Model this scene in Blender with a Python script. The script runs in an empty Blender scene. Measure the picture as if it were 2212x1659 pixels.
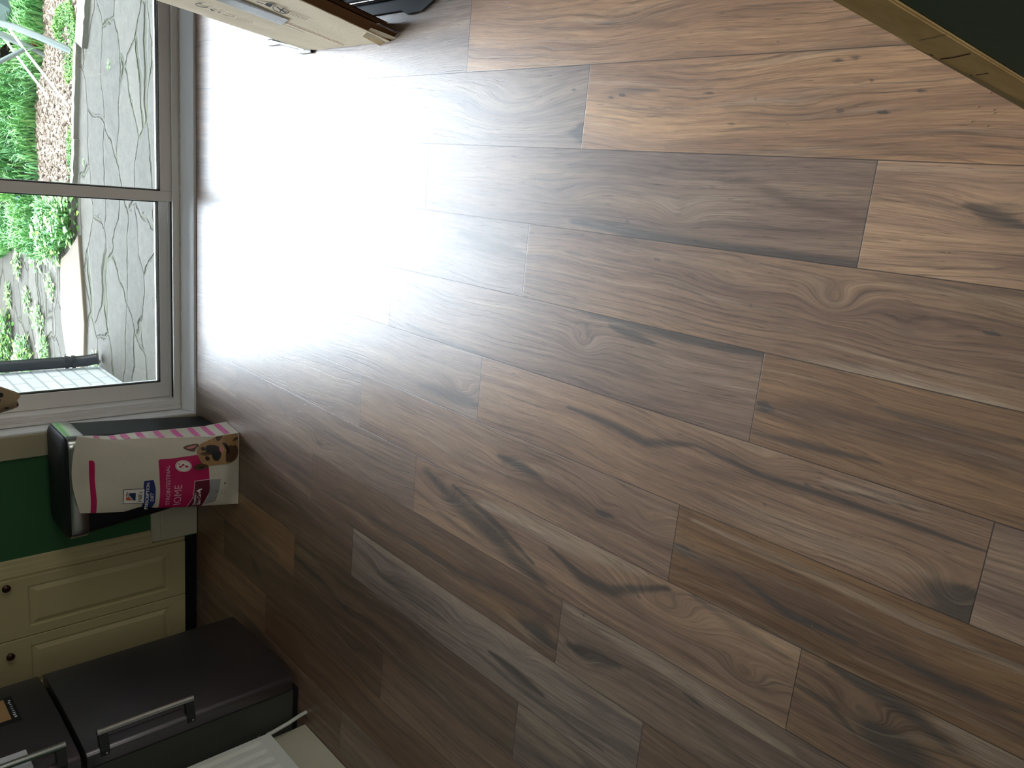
import bpy, bmesh, math, random
import numpy as np
from mathutils import Vector, Matrix, noise as mnoise

random.seed(7)
rng = np.random.default_rng(11)
scene = bpy.context.scene
COL = scene.collection
PI = math.pi

# ------------------------------------------------------------------ camera
# phone held sideways: image left is up in the room. World: X right, Y towards the patio door, Z up.
H = 1.45
F = 1703.385
RW = [Vector((0.09303842, -0.67898845, -0.72822973)),     # image right
      Vector((-0.96716024, -0.2353808, 0.09590075)),      # image down
      Vector((-0.2365268, 0.69539238, -0.67859009))]      # forward
cam = bpy.data.cameras.new('camera')
cam.sensor_width = 36.0
cam.lens = F / 2212 * 36.0
cam.clip_start = 0.02
co = bpy.data.objects.new('camera', cam)
COL.objects.link(co)
m = Matrix.Identity(4)
for i in range(3):
    m[i][0] = RW[0][i]
    m[i][1] = -RW[1][i]
    m[i][2] = -RW[2][i]
m[2][3] = H
co.matrix_world = m
scene.camera = co

# ------------------------------------------------------------------ colour management, world, light
scene.view_settings.view_transform = 'Standard'
scene.view_settings.look = 'None'
scene.view_settings.gamma = 1.0
scene.view_settings.use_curve_mapping = False
scene.view_settings.exposure = 0.0

SKY = (1.5, 1.6, 1.7)           # sky over the garden
SKY_BACK = (4.0, 3.75, 3.45)      # brighter sky behind the house, fill light through the side and added back windows
SUN = (24.0, 26.5, 30.0)
SUN_EL, SUN_AZ, SUN_IN, SUN_OUT = 31, -13, 6, 36

world = bpy.data.worlds.new('overcast sky')
scene.world = world
world.use_nodes = True
wn = world.node_tree
wn.nodes.clear()
wo = wn.nodes.new('ShaderNodeOutputWorld')
wb = wn.nodes.new('ShaderNodeBackground')
wb.inputs['Strength'].default_value = 1.0
tc = wn.nodes.new('ShaderNodeTexCoord')
sx = wn.nodes.new('ShaderNodeSeparateXYZ')
wn.links.new(tc.outputs['Generated'], sx.inputs[0])
rp = wn.nodes.new('ShaderNodeValToRGB')           # brighter with height, dim hills at the horizon
rp.color_ramp.elements[0].position = 0.0
rp.color_ramp.elements[0].color = (0.5, 0.6, 0.5, 1)
rp.color_ramp.elements[1].position = 0.30
rp.color_ramp.elements[1].color = (SKY[0], SKY[1], SKY[2], 1)
e = rp.color_ramp.elements.new(0.18)
e.color = (0.8, 0.9, 0.9, 1)
e = rp.color_ramp.elements.new(0.85)
e.color = (3.0, 3.5, 4.3, 1)
wn.links.new(sx.outputs[2], rp.inputs[0])
# the sun sits behind thin cloud in front of the patio door and brightens that part of the sky
el, az = math.radians(SUN_EL), math.radians(SUN_AZ)
dp_ = wn.nodes.new('ShaderNodeVectorMath')
dp_.operation = 'DOT_PRODUCT'
dp_.inputs[1].default_value = (math.sin(az) * math.cos(el), math.cos(az) * math.cos(el), math.sin(el))
wn.links.new(tc.outputs['Generated'], dp_.inputs[0])
mrw = wn.nodes.new('ShaderNodeMapRange')
mrw.interpolation_type = 'SMOOTHERSTEP'
mrw.inputs['From Min'].default_value = math.cos(math.radians(SUN_OUT))
mrw.inputs['From Max'].default_value = math.cos(math.radians(SUN_IN))
wn.links.new(dp_.outputs['Value'], mrw.inputs[0])
mb_ = wn.nodes.new('ShaderNodeMapRange')
mb_.interpolation_type = 'SMOOTHSTEP'
mb_.inputs['From Min'].default_value = 0.55
mb_.inputs['From Max'].default_value = 0.05
wn.links.new(sx.outputs[1], mb_.inputs[0])
bk = wn.nodes.new('ShaderNodeVectorMath')
bk.operation = 'SCALE'
bk.inputs[0].default_value = SKY_BACK
wn.links.new(mb_.outputs[0], bk.inputs['Scale'])
ab_ = wn.nodes.new('ShaderNodeVectorMath')
ab_.operation = 'ADD'
wn.links.new(rp.outputs[0], ab_.inputs[0])
wn.links.new(bk.outputs[0], ab_.inputs[1])
sc_w = wn.nodes.new('ShaderNodeVectorMath')
sc_w.operation = 'SCALE'
sc_w.inputs[0].default_value = SUN
wn.links.new(mrw.outputs[0], sc_w.inputs['Scale'])
ad_w = wn.nodes.new('ShaderNodeVectorMath')
ad_w.operation = 'ADD'
wn.links.new(ab_.outputs[0], ad_w.inputs[0])
wn.links.new(sc_w.outputs[0], ad_w.inputs[1])
wn.links.new(ad_w.outputs[0], wb.inputs['Color'])
wn.links.new(wb.outputs[0], wo.inputs['Surface'])


def portal(name, loc, rot, sx_, sy_):
    l = bpy.data.lights.new(name, 'AREA')
    l.shape = 'RECTANGLE'
    l.size = sx_
    l.size_y = sy_
    l.cycles.is_portal = True
    o = bpy.data.objects.new(name, l)
    o.location = loc
    o.rotation_euler = rot
    COL.objects.link(o)


portal('door_daylight', (-0.13, 3.93, 1.05), (-PI / 2, 0, 0), 2.0, 2.0)      # sky through the patio door
portal('window_daylight', (2.28, 0.45, 1.45), (0, PI / 2, 0), 1.3, 1.9)       # sky through the side window


portal('back_fill_daylight', (0.9, -2.40, 1.5), (PI / 2, 0, 0), 1.7, 1.2)     # added unseen window behind the camera, fills the room with light


# ------------------------------------------------------------------ pixel helpers (measurements only)
def ray(x, y):
    a = RW[0] * ((x - 1106) / F) + RW[1] * ((y - 829.5) / F) + RW[2]
    return a


def atz(x, y, z=0.0):
    u = ray(x, y)
    t = (z - H) / u.z
    return Vector((u.x * t, u.y * t, z))


def aty(x, y, Y):
    u = ray(x, y)
    t = Y / u.y
    return Vector((u.x * t, Y, H + u.z * t))


def atx(x, y, X):
    u = ray(x, y)
    t = X / u.x
    return Vector((X, u.y * t, H + u.z * t))


# ------------------------------------------------------------------ mesh helpers
def box(bm, a, b, bev=0.0, seg=2):
    lo = [min(a[i], b[i]) for i in range(3)]
    hi = [max(a[i], b[i]) for i in range(3)]
    mt = Matrix.Translation([(lo[i] + hi[i]) / 2 for i in range(3)]) @ Matrix.Diagonal([hi[i] - lo[i] for i in range(3)] + [1])
    r = bmesh.ops.create_cube(bm, size=1, matrix=mt)
    if bev > 0:
        ed = set()
        for v in r['verts']:
            ed.update(v.link_edges)
        bmesh.ops.bevel(bm, geom=list(ed), offset=bev, segments=seg, affect='EDGES', profile=0.5)
    return bm


def bx(a, b, bev=0.0, seg=2):
    bm = bmesh.new()
    return box(bm, a, b, bev, seg)


def prism(bm, poly, z0, z1, axis='z', bev=0.0):
    """poly: 2D outline; extruded along axis from z0 to z1."""
    def P(p, z):
        if axis == 'z':
            return (p[0], p[1], z)
        if axis == 'y':
            return (p[0], z, p[1])
        return (z, p[0], p[1])
    n = len(poly)
    lo = [bm.verts.new(P(p, z0)) for p in poly]
    hi = [bm.verts.new(P(p, z1)) for p in poly]
    fs = [bm.faces.new(lo), bm.faces.new(hi)]
    for i in range(n):
        fs.append(bm.faces.new((lo[i], lo[(i + 1) % n], hi[(i + 1) % n], hi[i])))
    bmesh.ops.recalc_face_normals(bm, faces=fs)
    if bev > 0:
        ed = set()
        for f_ in fs[:2]:
            ed.update(f_.edges)
        bmesh.ops.bevel(bm, geom=list(ed), offset=bev, segments=2, affect='EDGES', profile=0.5)
    return bm


def tube(bm, pts, r, seg=12, cap=True):
    pts = [Vector(p) for p in pts]
    rs = r if isinstance(r, (list, tuple)) else [r] * len(pts)
    rings = []
    up = None
    for i, p in enumerate(pts):
        d = (pts[min(i + 1, len(pts) - 1)] - pts[max(i - 1, 0)]).normalized()
        if up is None:
            up = Vector((0, 0, 1)) if abs(d.z) < 0.9 else Vector((1, 0, 0))
        s = d.cross(up).normalized()
        up = s.cross(d).normalized()
        rings.append([bm.verts.new(p + (s * math.cos(2 * PI * k / seg) + up * math.sin(2 * PI * k / seg)) * rs[i]) for k in range(seg)])
    for a, b in zip(rings, rings[1:]):
        for k in range(seg):
            bm.faces.new((a[k], a[(k + 1) % seg], b[(k + 1) % seg], b[k]))
    if cap:
        bm.faces.new(rings[0][::-1])
        bm.faces.new(rings[-1])
    return bm


def rrect(x0, x1, y0, y1, r, n=5):
    out = []
    for cx, cy, a0 in ((x1 - r, y1 - r, 0), (x0 + r, y1 - r, 90), (x0 + r, y0 + r, 180), (x1 - r, y0 + r, 270)):
        for k in range(n + 1):
            a = math.radians(a0 + 90 * k / n)
            out.append((cx + r * math.cos(a), cy + r * math.sin(a)))
    return out


def loft(bm, sections):
    """sections: list of (outline2d, z); same vertex count."""
    rings = [[bm.verts.new((p[0], p[1], z)) for p in o] for o, z in sections]
    n = len(rings[0])
    for a, b in zip(rings, rings[1:]):
        for k in range(n):
            bm.faces.new((a[k], a[(k + 1) % n], b[(k + 1) % n], b[k]))
    bm.faces.new(rings[0][::-1])
    bm.faces.new(rings[-1])
    return bm


def obj(name, bm, mt, parent=None, smooth=False, **props):
    me = bpy.data.meshes.new(name)
    bmesh.ops.recalc_face_normals(bm, faces=bm.faces[:])
    bm.to_mesh(me)
    bm.free()
    if mt:
        me.materials.append(mt)
    if smooth:
        for p in me.polygons:
            p.use_smooth = True
        try:
            me.set_sharp_from_angle(angle=math.radians(38))
        except Exception:
            pass
    o = bpy.data.objects.new(name, me)
    COL.objects.link(o)
    if parent:
        o.parent = parent
        o.matrix_parent_inverse = parent.matrix_world.inverted()
    for k, v in props.items():
        o[k] = v
    return o


def npmesh(name, V, Fc, mt, parent=None, smooth=False, **props):
    me = bpy.data.meshes.new(name)
    me.from_pydata([tuple(v) for v in V], [], [tuple(f_) for f_ in Fc])
    me.materials.append(mt)
    if smooth:
        for p in me.polygons:
            p.use_smooth = True
    o = bpy.data.objects.new(name, me)
    COL.objects.link(o)
    if parent:
        o.parent = parent
        o.matrix_parent_inverse = parent.matrix_world.inverted()
    for k, v in props.items():
        o[k] = v
    return o


def thing(name, loc, label, category, group=None):
    o = bpy.data.objects.new(name, None)
    o.empty_display_size = 0.1
    o.location = loc
    o.matrix_world = Matrix.Translation(loc)
    o['label'] = label
    o['category'] = category
    if group:
        o['group'] = group
    COL.objects.link(o)
    return o


def struct(name, bm, mt, **kw):
    return obj(name, bm, mt, kind='structure', **kw)


# ------------------------------------------------------------------ materials
def s2l(c):
    return tuple(((v / 255) / 12.92 if v / 255 <= 0.04045 else ((v / 255 + 0.055) / 1.055) ** 2.4) for v in c) + (1,)


def newmat(name):
    mt = bpy.data.materials.new(name)
    mt.use_nodes = True
    nt = mt.node_tree
    b = nt.nodes['Principled BSDF']
    return mt, nt, b


def N(nt, t, **kw):
    n = nt.nodes.new(t)
    for k, v in kw.items():
        if k in n.inputs:
            n.inputs[k].default_value = v
        else:
            setattr(n, k, v)
    return n


def plain(name, col, rough=0.5, metal=0.0, spec=0.5, var=0.08, scale=8.0, bump=0.0, bscale=60.0, stretch=(1, 1, 1), linear=False):
    mt, nt, b = newmat(name)
    c = col + (1,) if linear else s2l(col)
    tc_ = N(nt, 'ShaderNodeTexCoord')
    mp = N(nt, 'ShaderNodeMapping')
    mp.inputs['Scale'].default_value = stretch
    nt.links.new(tc_.outputs['Object'], mp.inputs[0])
    no = N(nt, 'ShaderNodeTexNoise', Scale=scale, Detail=4.0)
    nt.links.new(mp.outputs[0], no.inputs['Vector'])
    mr = N(nt, 'ShaderNodeMapRange')
    mr.inputs['To Min'].default_value = 1 - var
    mr.inputs['To Max'].default_value = 1 + var
    nt.links.new(no.outputs[0], mr.inputs[0])
    vm = N(nt, 'ShaderNodeVectorMath', operation='SCALE')
    vm.inputs[0].default_value = c[:3]
    nt.links.new(mr.outputs[0], vm.inputs['Scale'])
    nt.links.new(vm.outputs[0], b.inputs['Base Color'])
    b.inputs['Roughness'].default_value = rough
    b.inputs['Metallic'].default_value = metal
    b.inputs['Specular IOR Level'].default_value = spec
    if bump > 0:
        n2 = N(nt, 'ShaderNodeTexNoise', Scale=bscale, Detail=3.0)
        nt.links.new(mp.outputs[0], n2.inputs['Vector'])
        bp = N(nt, 'ShaderNodeBump', Strength=bump, Distance=0.002)
        nt.links.new(n2.outputs[0], bp.inputs['Height'])
        nt.links.new(bp.outputs[0], b.inputs['Normal'])
    return mt


def glassmat(name, tint=(0.965, 0.985, 0.98)):
    mt = bpy.data.materials.new(name)
    mt.use_nodes = True
    nt = mt.node_tree
    nt.nodes.clear()
    out = N(nt, 'ShaderNodeOutputMaterial')
    tr = N(nt, 'ShaderNodeBsdfTransparent')
    tr.inputs['Color'].default_value = tint + (1,)
    gl = N(nt, 'ShaderNodeBsdfGlossy', Roughness=0.01)
    fr = N(nt, 'ShaderNodeFresnel', IOR=1.45)
    mx = N(nt, 'ShaderNodeMixShader')
    nt.links.new(fr.outputs[0], mx.inputs[0])
    nt.links.new(tr.outputs[0], mx.inputs[1])
    nt.links.new(gl.outputs[0], mx.inputs[2])
    nt.links.new(mx.outputs[0], out.inputs[0])
    return mt


M = {}
M['upvc'] = plain('white plastic frame', (234, 232, 230), 0.35, var=0.04, scale=3)
M['upvc_dirty'] = plain('aged white frame', (196, 188, 172), 0.5, var=0.12, scale=25)
M['liner'] = plain('white gloss lining', (240, 242, 244), 0.16, var=0.02)
M['cream_paint'] = plain('cream painted board', (176, 166, 138), 0.5, var=0.05)
M['seal'] = plain('black rubber seal', (14, 18, 26), 0.5)
M['channel'] = plain('dark track', (16, 19, 28), 0.6)
M['bead'] = plain('white glazing bead', (238, 242, 242), 0.3, var=0.01)
M['glass'] = glassmat('door glass')
M['green'] = plain('green wall paint', (44, 94, 56), 0.7, var=0.04, bump=0.15)
M['cabinet'] = plain('cream foil cabinet front', (188, 176, 134), 0.45, var=0.03)
M['skirting'] = plain('off white skirting', (196, 192, 170), 0.5, var=0.04)
M['knob'] = plain('dark bronze knob', (70, 45, 38), 0.35, metal=0.7)
M['black'] = plain('black plastic', (20, 22, 26), 0.42, var=0.1, scale=40)
M['bin'] = plain('matt black bin body', (26, 29, 34), 0.55, spec=.3, var=0.05)
M['steel'] = plain('brushed steel band', (176, 178, 176), 0.26, metal=1.0, var=0.05, scale=120, stretch=(1, 1, 8))
M['fridge'] = plain('dark grey metallic fridge door', (98, 94, 98), 0.34, metal=0.8, var=0.05, scale=200)
M['fridge_side'] = plain('dark grey fridge side', (66, 68, 62), 0.5, var=0.05)
M['rad'] = plain('white radiator enamel', (214, 216, 208), 0.35, var=0.02)
M['chrome'] = plain('chrome', (200, 200, 200), 0.18, metal=1.0)
M['paper'] = plain('white paper', (206, 206, 214), 0.7, var=0.03)
M['ink'] = plain('grey ink', (182, 182, 196), 0.8)
M['card_board'] = plain('tan cardboard', (238, 220, 190), 0.85, var=0.06, scale=14, bump=0.3, bscale=120, stretch=(6, 1, 1))
M['card_brown'] = plain('brown and shaded cardboard', (150, 106, 66), 0.85, var=0.1, scale=20)  # brown parts; on the carton's end the shade is in this colour
M['card_ink'] = plain('black print on cardboard', (52, 52, 56), 0.8)
M['card_ink_faint'] = plain('faint print on cardboard', (150, 138, 118), 0.85)
M['tape'] = plain('clear parcel tape', (206, 208, 206), 0.15, var=0.1, scale=30)
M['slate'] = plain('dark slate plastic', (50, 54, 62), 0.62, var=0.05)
M['dark_green'] = plain('dark green paint', (48, 80, 68), 0.6, var=0.1, scale=30, bump=0.2, bscale=120)
M['plaster'] = plain('pale plaster', (205, 200, 188), 0.8, var=0.03)
M['ceiling'] = plain('white ceiling', (225, 224, 220), 0.8, var=0.02)
M['render_out'] = plain('house render', (180, 178, 170), 0.9)
M['pipe_black'] = plain('black drainpipe', (22, 27, 36), 0.4, var=0.3, scale=20)
M['tube_grey'] = plain('grey metal tube', (120, 132, 132), 0.4, metal=0.2)
M['rod_white'] = plain('white metal rod', (220, 226, 226), 0.35)
M['fabric_grey'] = plain('grey green lounger fabric', (92, 110, 108), 0.85, var=0.1, scale=30)
M['terracotta'] = plain('terracotta', (166, 74, 50), 0.8)
M['blue_grey'] = plain('blue grey plastic', (92, 112, 138), 0.5)
M['bag_white'] = plain('white woven sack plastic', (204, 198, 182), 0.3, var=0.06, scale=9, bump=1.0, bscale=16)
M['bag_magenta'] = plain('magenta print', (178, 16, 84), 0.34, var=0.08, scale=20)
M['bag_pink'] = plain('pink print', (206, 86, 150), 0.36, var=0.06, scale=20)
M['bag_wine'] = plain('wine print', (92, 10, 42), 0.34, var=0.05)
M['bag_blue'] = plain('navy print', (16, 38, 104), 0.34, var=0.05)
M['bag_navy'] = plain('dark blue print', (20, 44, 84), 0.34)
M['bag_orange'] = plain('orange red print', (214, 76, 40), 0.34)
M['bag_ink'] = plain('black print', (20, 24, 28), 0.4)
M['bag_text'] = plain('white print', (226, 222, 216), 0.4)
M['bag_rose'] = plain('rose print', (222, 168, 190), 0.4)
M['bag_grey'] = plain('grey print', (150, 150, 150), 0.5)
M['bag_tan'] = plain('tan print', (160, 124, 82), 0.4, var=0.28, scale=60)
M['bag_brown'] = plain('brown print', (86, 62, 44), 0.4, var=0.3, scale=80)
M['bag_dark'] = plain('near black print', (34, 28, 28), 0.4, var=0.3, scale=80)
M['bag_tongue'] = plain('tongue print', (198, 124, 120), 0.4)
M['concrete'] = plain('pale concrete', (112, 102, 88), 0.9, var=0.15, scale=9, bump=0.5, bscale=50)
M['timber_grey'] = plain('weathered timber', (116, 114, 104), 0.9, var=0.3, scale=10, stretch=(1, 12, 12), bump=0.5, bscale=40)


def woodmat(name, c1, c2, stretch, scale=6.0):
    mt, nt, b = newmat(name)
    tc_ = N(nt, 'ShaderNodeTexCoord')
    mp = N(nt, 'ShaderNodeMapping')
    mp.inputs['Scale'].default_value = stretch
    nt.links.new(tc_.outputs['Object'], mp.inputs[0])
    no = N(nt, 'ShaderNodeTexNoise', Scale=scale, Detail=6.0, Roughness=0.6, Distortion=0.4)
    nt.links.new(mp.outputs[0], no.inputs['Vector'])
    r = N(nt, 'ShaderNodeValToRGB')
    r.color_ramp.elements[0].position = 0.3
    r.color_ramp.elements[1].position = 0.7
    r.color_ramp.elements[0].color = s2l(c1)
    r.color_ramp.elements[1].color = s2l(c2)
    nt.links.new(no.outputs[0], r.inputs[0])
    nt.links.new(r.outputs[0], b.inputs['Base Color'])
    b.inputs['Roughness'].default_value = 0.7
    return mt


M['pine'] = woodmat('bare pine edge', (196, 160, 104), (232, 200, 146), (1, 1, 0.08), 60)
M['pine_dark'] = plain('dark knot line', (84, 58, 30), 0.8)
M['pine_pale'] = plain('pale scraped pine', (170, 150, 112), 0.8)


def brickmat():
    mt, nt, b = newmat('white painted brick')
    tc_ = N(nt, 'ShaderNodeTexCoord')
    mp = N(nt, 'ShaderNodeMapping')
    mp.inputs['Rotation'].default_value = (PI / 2, 0, PI / 2)
    sp = N(nt, 'ShaderNodeSeparateXYZ')
    cb = N(nt, 'ShaderNodeCombineXYZ')
    nt.links.new(tc_.outputs['Object'], sp.inputs[0])
    nt.links.new(sp.outputs[1], cb.inputs[0])
    nt.links.new(sp.outputs[2], cb.inputs[1])
    br = N(nt, 'ShaderNodeTexBrick', Scale=1.0)
    br.inputs['Mortar Size'].default_value = 0.006
    br.inputs['Brick Width'].default_value = 0.225
    br.inputs['Row Height'].default_value = 0.075
    br.inputs['Color1'].default_value = (0.62, 0.66, 0.68, 1)
    br.inputs['Color2'].default_value = (0.55, 0.6, 0.62, 1)
    br.inputs['Mortar'].default_value = (0.36, 0.4, 0.42, 1)
    nt.links.new(cb.outputs[0], br.inputs['Vector'])
    nt.links.new(br.outputs['Color'], b.inputs['Base Color'])
    b.inputs['Roughness'].default_value = 0.8
    no = N(nt, 'ShaderNodeTexNoise', Scale=30.0, Detail=4.0)
    nt.links.new(tc_.outputs['Object'], no.inputs['Vector'])
    ma = N(nt, 'ShaderNodeMath', operation='MULTIPLY_ADD')
    nt.links.new(no.outputs[0], ma.inputs[0])
    ma.inputs[1].default_value = 0.5
    iv = N(nt, 'ShaderNodeMath', operation='SUBTRACT')
    iv.inputs[0].default_value = 1.0
    nt.links.new(br.outputs['Fac'], iv.inputs[1])
    nt.links.new(iv.outputs[0], ma.inputs[2])
    bp = N(nt, 'ShaderNodeBump', Strength=0.8, Distance=0.008)
    nt.links.new(ma.outputs[0], bp.inputs['Height'])
    nt.links.new(bp.outputs[0], b.inputs['Normal'])
    return mt


M['brick'] = brickmat()


def stonemat(name, scale=(3.6, 7.5), joint=0.02):
    """irregular flagstones: Voronoi cells, each its own tone, with mossy sunken joints"""
    mt, nt, b = newmat(name)
    tc_ = N(nt, 'ShaderNodeTexCoord')
    dn = N(nt, 'ShaderNodeTexNoise', Scale=3.0, Detail=5.0)
    nt.links.new(tc_.outputs['Object'], dn.inputs['Vector'])
    sub = N(nt, 'ShaderNodeVectorMath', operation='MULTIPLY_ADD')
    sub.inputs[1].default_value = (0.35, 0.22, 0)
    nt.links.new(dn.outputs['Color'], sub.inputs[0])
    nt.links.new(tc_.outputs['Object'], sub.inputs[2])
    mp = N(nt, 'ShaderNodeMapping')
    mp.inputs['Scale'].default_value = (scale[0] * 0.5, scale[1] * 0.5, 0)
    nt.links.new(sub.outputs[0], mp.inputs[0])
    vd = N(nt, 'ShaderNodeTexVoronoi', feature='DISTANCE_TO_EDGE', Scale=1.0)
    vc = N(nt, 'ShaderNodeTexVoronoi', feature='F1', Scale=1.0)
    nt.links.new(mp.outputs[0], vd.inputs['Vector'])
    nt.links.new(mp.outputs[0], vc.inputs['Vector'])
    fine = N(nt, 'ShaderNodeTexNoise', Scale=16.0, Detail=10.0, Roughness=0.8)
    nt.links.new(tc_.outputs['Object'], fine.inputs['Vector'])
    big = N(nt, 'ShaderNodeTexNoise', Scale=2.2, Detail=4.0)
    nt.links.new(tc_.outputs['Object'], big.inputs['Vector'])
    # stone tone
    r = N(nt, 'ShaderNodeValToRGB')
    cr = r.color_ramp
    cr.elements[0].position = 0.2
    cr.elements[0].color = (0.070, 0.071, 0.062, 1)
    cr.elements[1].position = 0.8
    cr.elements[1].color = (0.165, 0.158, 0.130, 1)
    mixv = N(nt, 'ShaderNodeMath', operation='MULTIPLY_ADD')
    sep = N(nt, 'ShaderNodeSeparateColor')
    nt.links.new(vc.outputs['Color'], sep.inputs[0])
    nt.links.new(sep.outputs[0], mixv.inputs[0])
    mixv.inputs[1].default_value = 0.30
    fs = N(nt, 'ShaderNodeMath', operation='MULTIPLY')
    nt.links.new(fine.outputs[0], fs.inputs[0])
    fs.inputs[1].default_value = 0.95
    nt.links.new(fs.outputs[0], mixv.inputs[2])
    nt.links.new(mixv.outputs[0], r.inputs[0])
    # mortar / moss
    mo = N(nt, 'ShaderNodeValToRGB')
    mo.color_ramp.elements[0].position = 0.42
    mo.color_ramp.elements[0].color = (0.125, 0.118, 0.090, 1)
    mo.color_ramp.elements[1].position = 0.6
    mo.color_ramp.elements[1].color = (0.085, 0.10, 0.05, 1)
    nt.links.new(big.outputs[0], mo.inputs[0])
    k = N(nt, 'ShaderNodeMapRange')
    k.inputs['From Min'].default_value = joint
    k.inputs['From Max'].default_value = joint * 2.8
    nt.links.new(vd.outputs['Distance'], k.inputs[0])
    mx = N(nt, 'ShaderNodeMix', data_type='RGBA')
    nt.links.new(k.outputs[0], mx.inputs['Factor'])
    nt.links.new(mo.outputs[0], mx.inputs[6])
    nt.links.new(r.outputs[0], mx.inputs[7])
    # thin dark crack beside the joint
    c1 = N(nt, 'ShaderNodeMapRange')
    c1.inputs['From Min'].default_value = 0.0
    c1.inputs['From Max'].default_value = joint * 0.7
    ad = N(nt, 'ShaderNodeMath', operation='SUBTRACT')
    nt.links.new(vd.outputs['Distance'], ad.inputs[0])
    ad.inputs[1].default_value = joint * 1.2
    ab = N(nt, 'ShaderNodeMath', operation='ABSOLUTE')
    nt.links.new(ad.outputs[0], ab.inputs[0])
    nt.links.new(ab.outputs[0], c1.inputs[0])
    cg = N(nt, 'ShaderNodeMath', operation='MAXIMUM')
    br = N(nt, 'ShaderNodeMapRange')
    br.inputs['From Min'].default_value = 0.42
    br.inputs['From Max'].default_value = 0.6
    br.inputs['To Min'].default_value = 0.0
    br.inputs['To Max'].default_value = 1.0
    nt.links.new(dn.outputs[0], br.inputs[0])
    nt.links.new(c1.outputs[0], cg.inputs[0])
    nt.links.new(br.outputs[0], cg.inputs[1])
    mx2 = N(nt, 'ShaderNodeMix', data_type='RGBA')
    nt.links.new(cg.outputs[0], mx2.inputs['Factor'])
    mx2.inputs[6].default_value = (0.018, 0.018, 0.014, 1)
    nt.links.new(mx.outputs[2], mx2.inputs[7])
    nt.links.new(mx2.outputs[2], b.inputs['Base Color'])
    b.inputs['Roughness'].default_value = 0.9
    hh = N(nt, 'ShaderNodeMath', operation='MULTIPLY_ADD')
    nt.links.new(fine.outputs[0], hh.inputs[0])
    hh.inputs[1].default_value = 0.5
    nt.links.new(k.outputs[0], hh.inputs[2])
    bp = N(nt, 'ShaderNodeBump', Strength=1.0, Distance=0.045)
    nt.links.new(hh.outputs[0], bp.inputs['Height'])
    nt.links.new(bp.outputs[0], b.inputs['Normal'])
    return mt


M['flags'] = stonemat('crazy paving', joint=0.013)
M['soil'] = plain('garden soil', (84, 74, 58), 0.95, var=0.4, scale=20)


def varied(name, cols, rough=0.8, trans=0.0):
    """per-piece tone from the face attribute 'tone'"""
    mt, nt, b = newmat(name)
    at = N(nt, 'ShaderNodeAttribute', attribute_name='tone')
    r = N(nt, 'ShaderNodeValToRGB')
    for i, c in enumerate(cols):
        p = i / (len(cols) - 1)
        if i < 2:
            el = r.color_ramp.elements[i]
            el.position = p
        else:
            el = r.color_ramp.elements.new(p)
        el.color = c + (1,)
    # keep order: set again after insertion
    pos = sorted(range(len(cols)), key=lambda i: i)
    els = sorted(r.color_ramp.elements, key=lambda q: q.position)
    nt.links.new(at.outputs['Fac'], r.inputs[0])
    nt.links.new(r.outputs[0], b.inputs['Base Color'])
    b.inputs['Roughness'].default_value = rough
    if trans:
        b.inputs['Subsurface Weight'].default_value = 0.0
    return mt


def varied2(name, stops, rough=0.8):
    mt, nt, b = newmat(name)
    at = N(nt, 'ShaderNodeAttribute', attribute_name='tone')
    r = N(nt, 'ShaderNodeValToRGB')
    cr = r.color_ramp
    cr.elements[0].position = stops[0][0]
    cr.elements[0].color = stops[0][1] + (1,)
    cr.elements[1].position = stops[-1][0]
    cr.elements[1].color = stops[-1][1] + (1,)
    for p, c in stops[1:-1]:
        el = cr.elements.new(p)
        el.color = c + (1,)
    nt.links.new(at.outputs['Fac'], r.inputs[0])
    nt.links.new(r.outputs[0], b.inputs['Base Color'])
    b.inputs['Roughness'].default_value = rough
    return mt


M['blade'] = varied2('grass blades', [(0, (0.05, 0.18, 0.07)), (0.5, (0.12, 0.36, 0.10)), (1, (0.32, 0.55, 0.2))], 0.6)
M['leafy'] = varied2('weed leaves', [(0, (0.06, 0.2, 0.06)), (0.5, (0.14, 0.36, 0.06)), (1, (0.32, 0.5, 0.1))], 0.6)
M['chips'] = varied2('pale bark and gravel chips', [(0, (0.07, 0.045, 0.03)), (0.45, (0.24, 0.185, 0.14)), (1, (0.50, 0.44, 0.36))], 0.85)


# ------------------------------------------------------------------ laminate floor
PITCH = 0.1897
X0 = 0.1127
LEN = 1.3030
JOINT = {12: 0.5, 11: 1.1, 10: 0.2, 9: 0.9, 8: 0.4, 7: 1.2, 6: 0.7, 5: 0.3, 4: 1.0, 3: 0.45, 2: 1.18, 1: 1.779, 0: 1.328, -1: 0.621, -2: 1.479, -3: 0.772,
         -4: 0.312, -5: 0.912, -6: 0.582, -7: 1.219, -8: 0.92, -9: 1.337, -10: 0.697, -11: 0.27, -12: 0.942, -13: 1.4, -14: 0.5}

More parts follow.
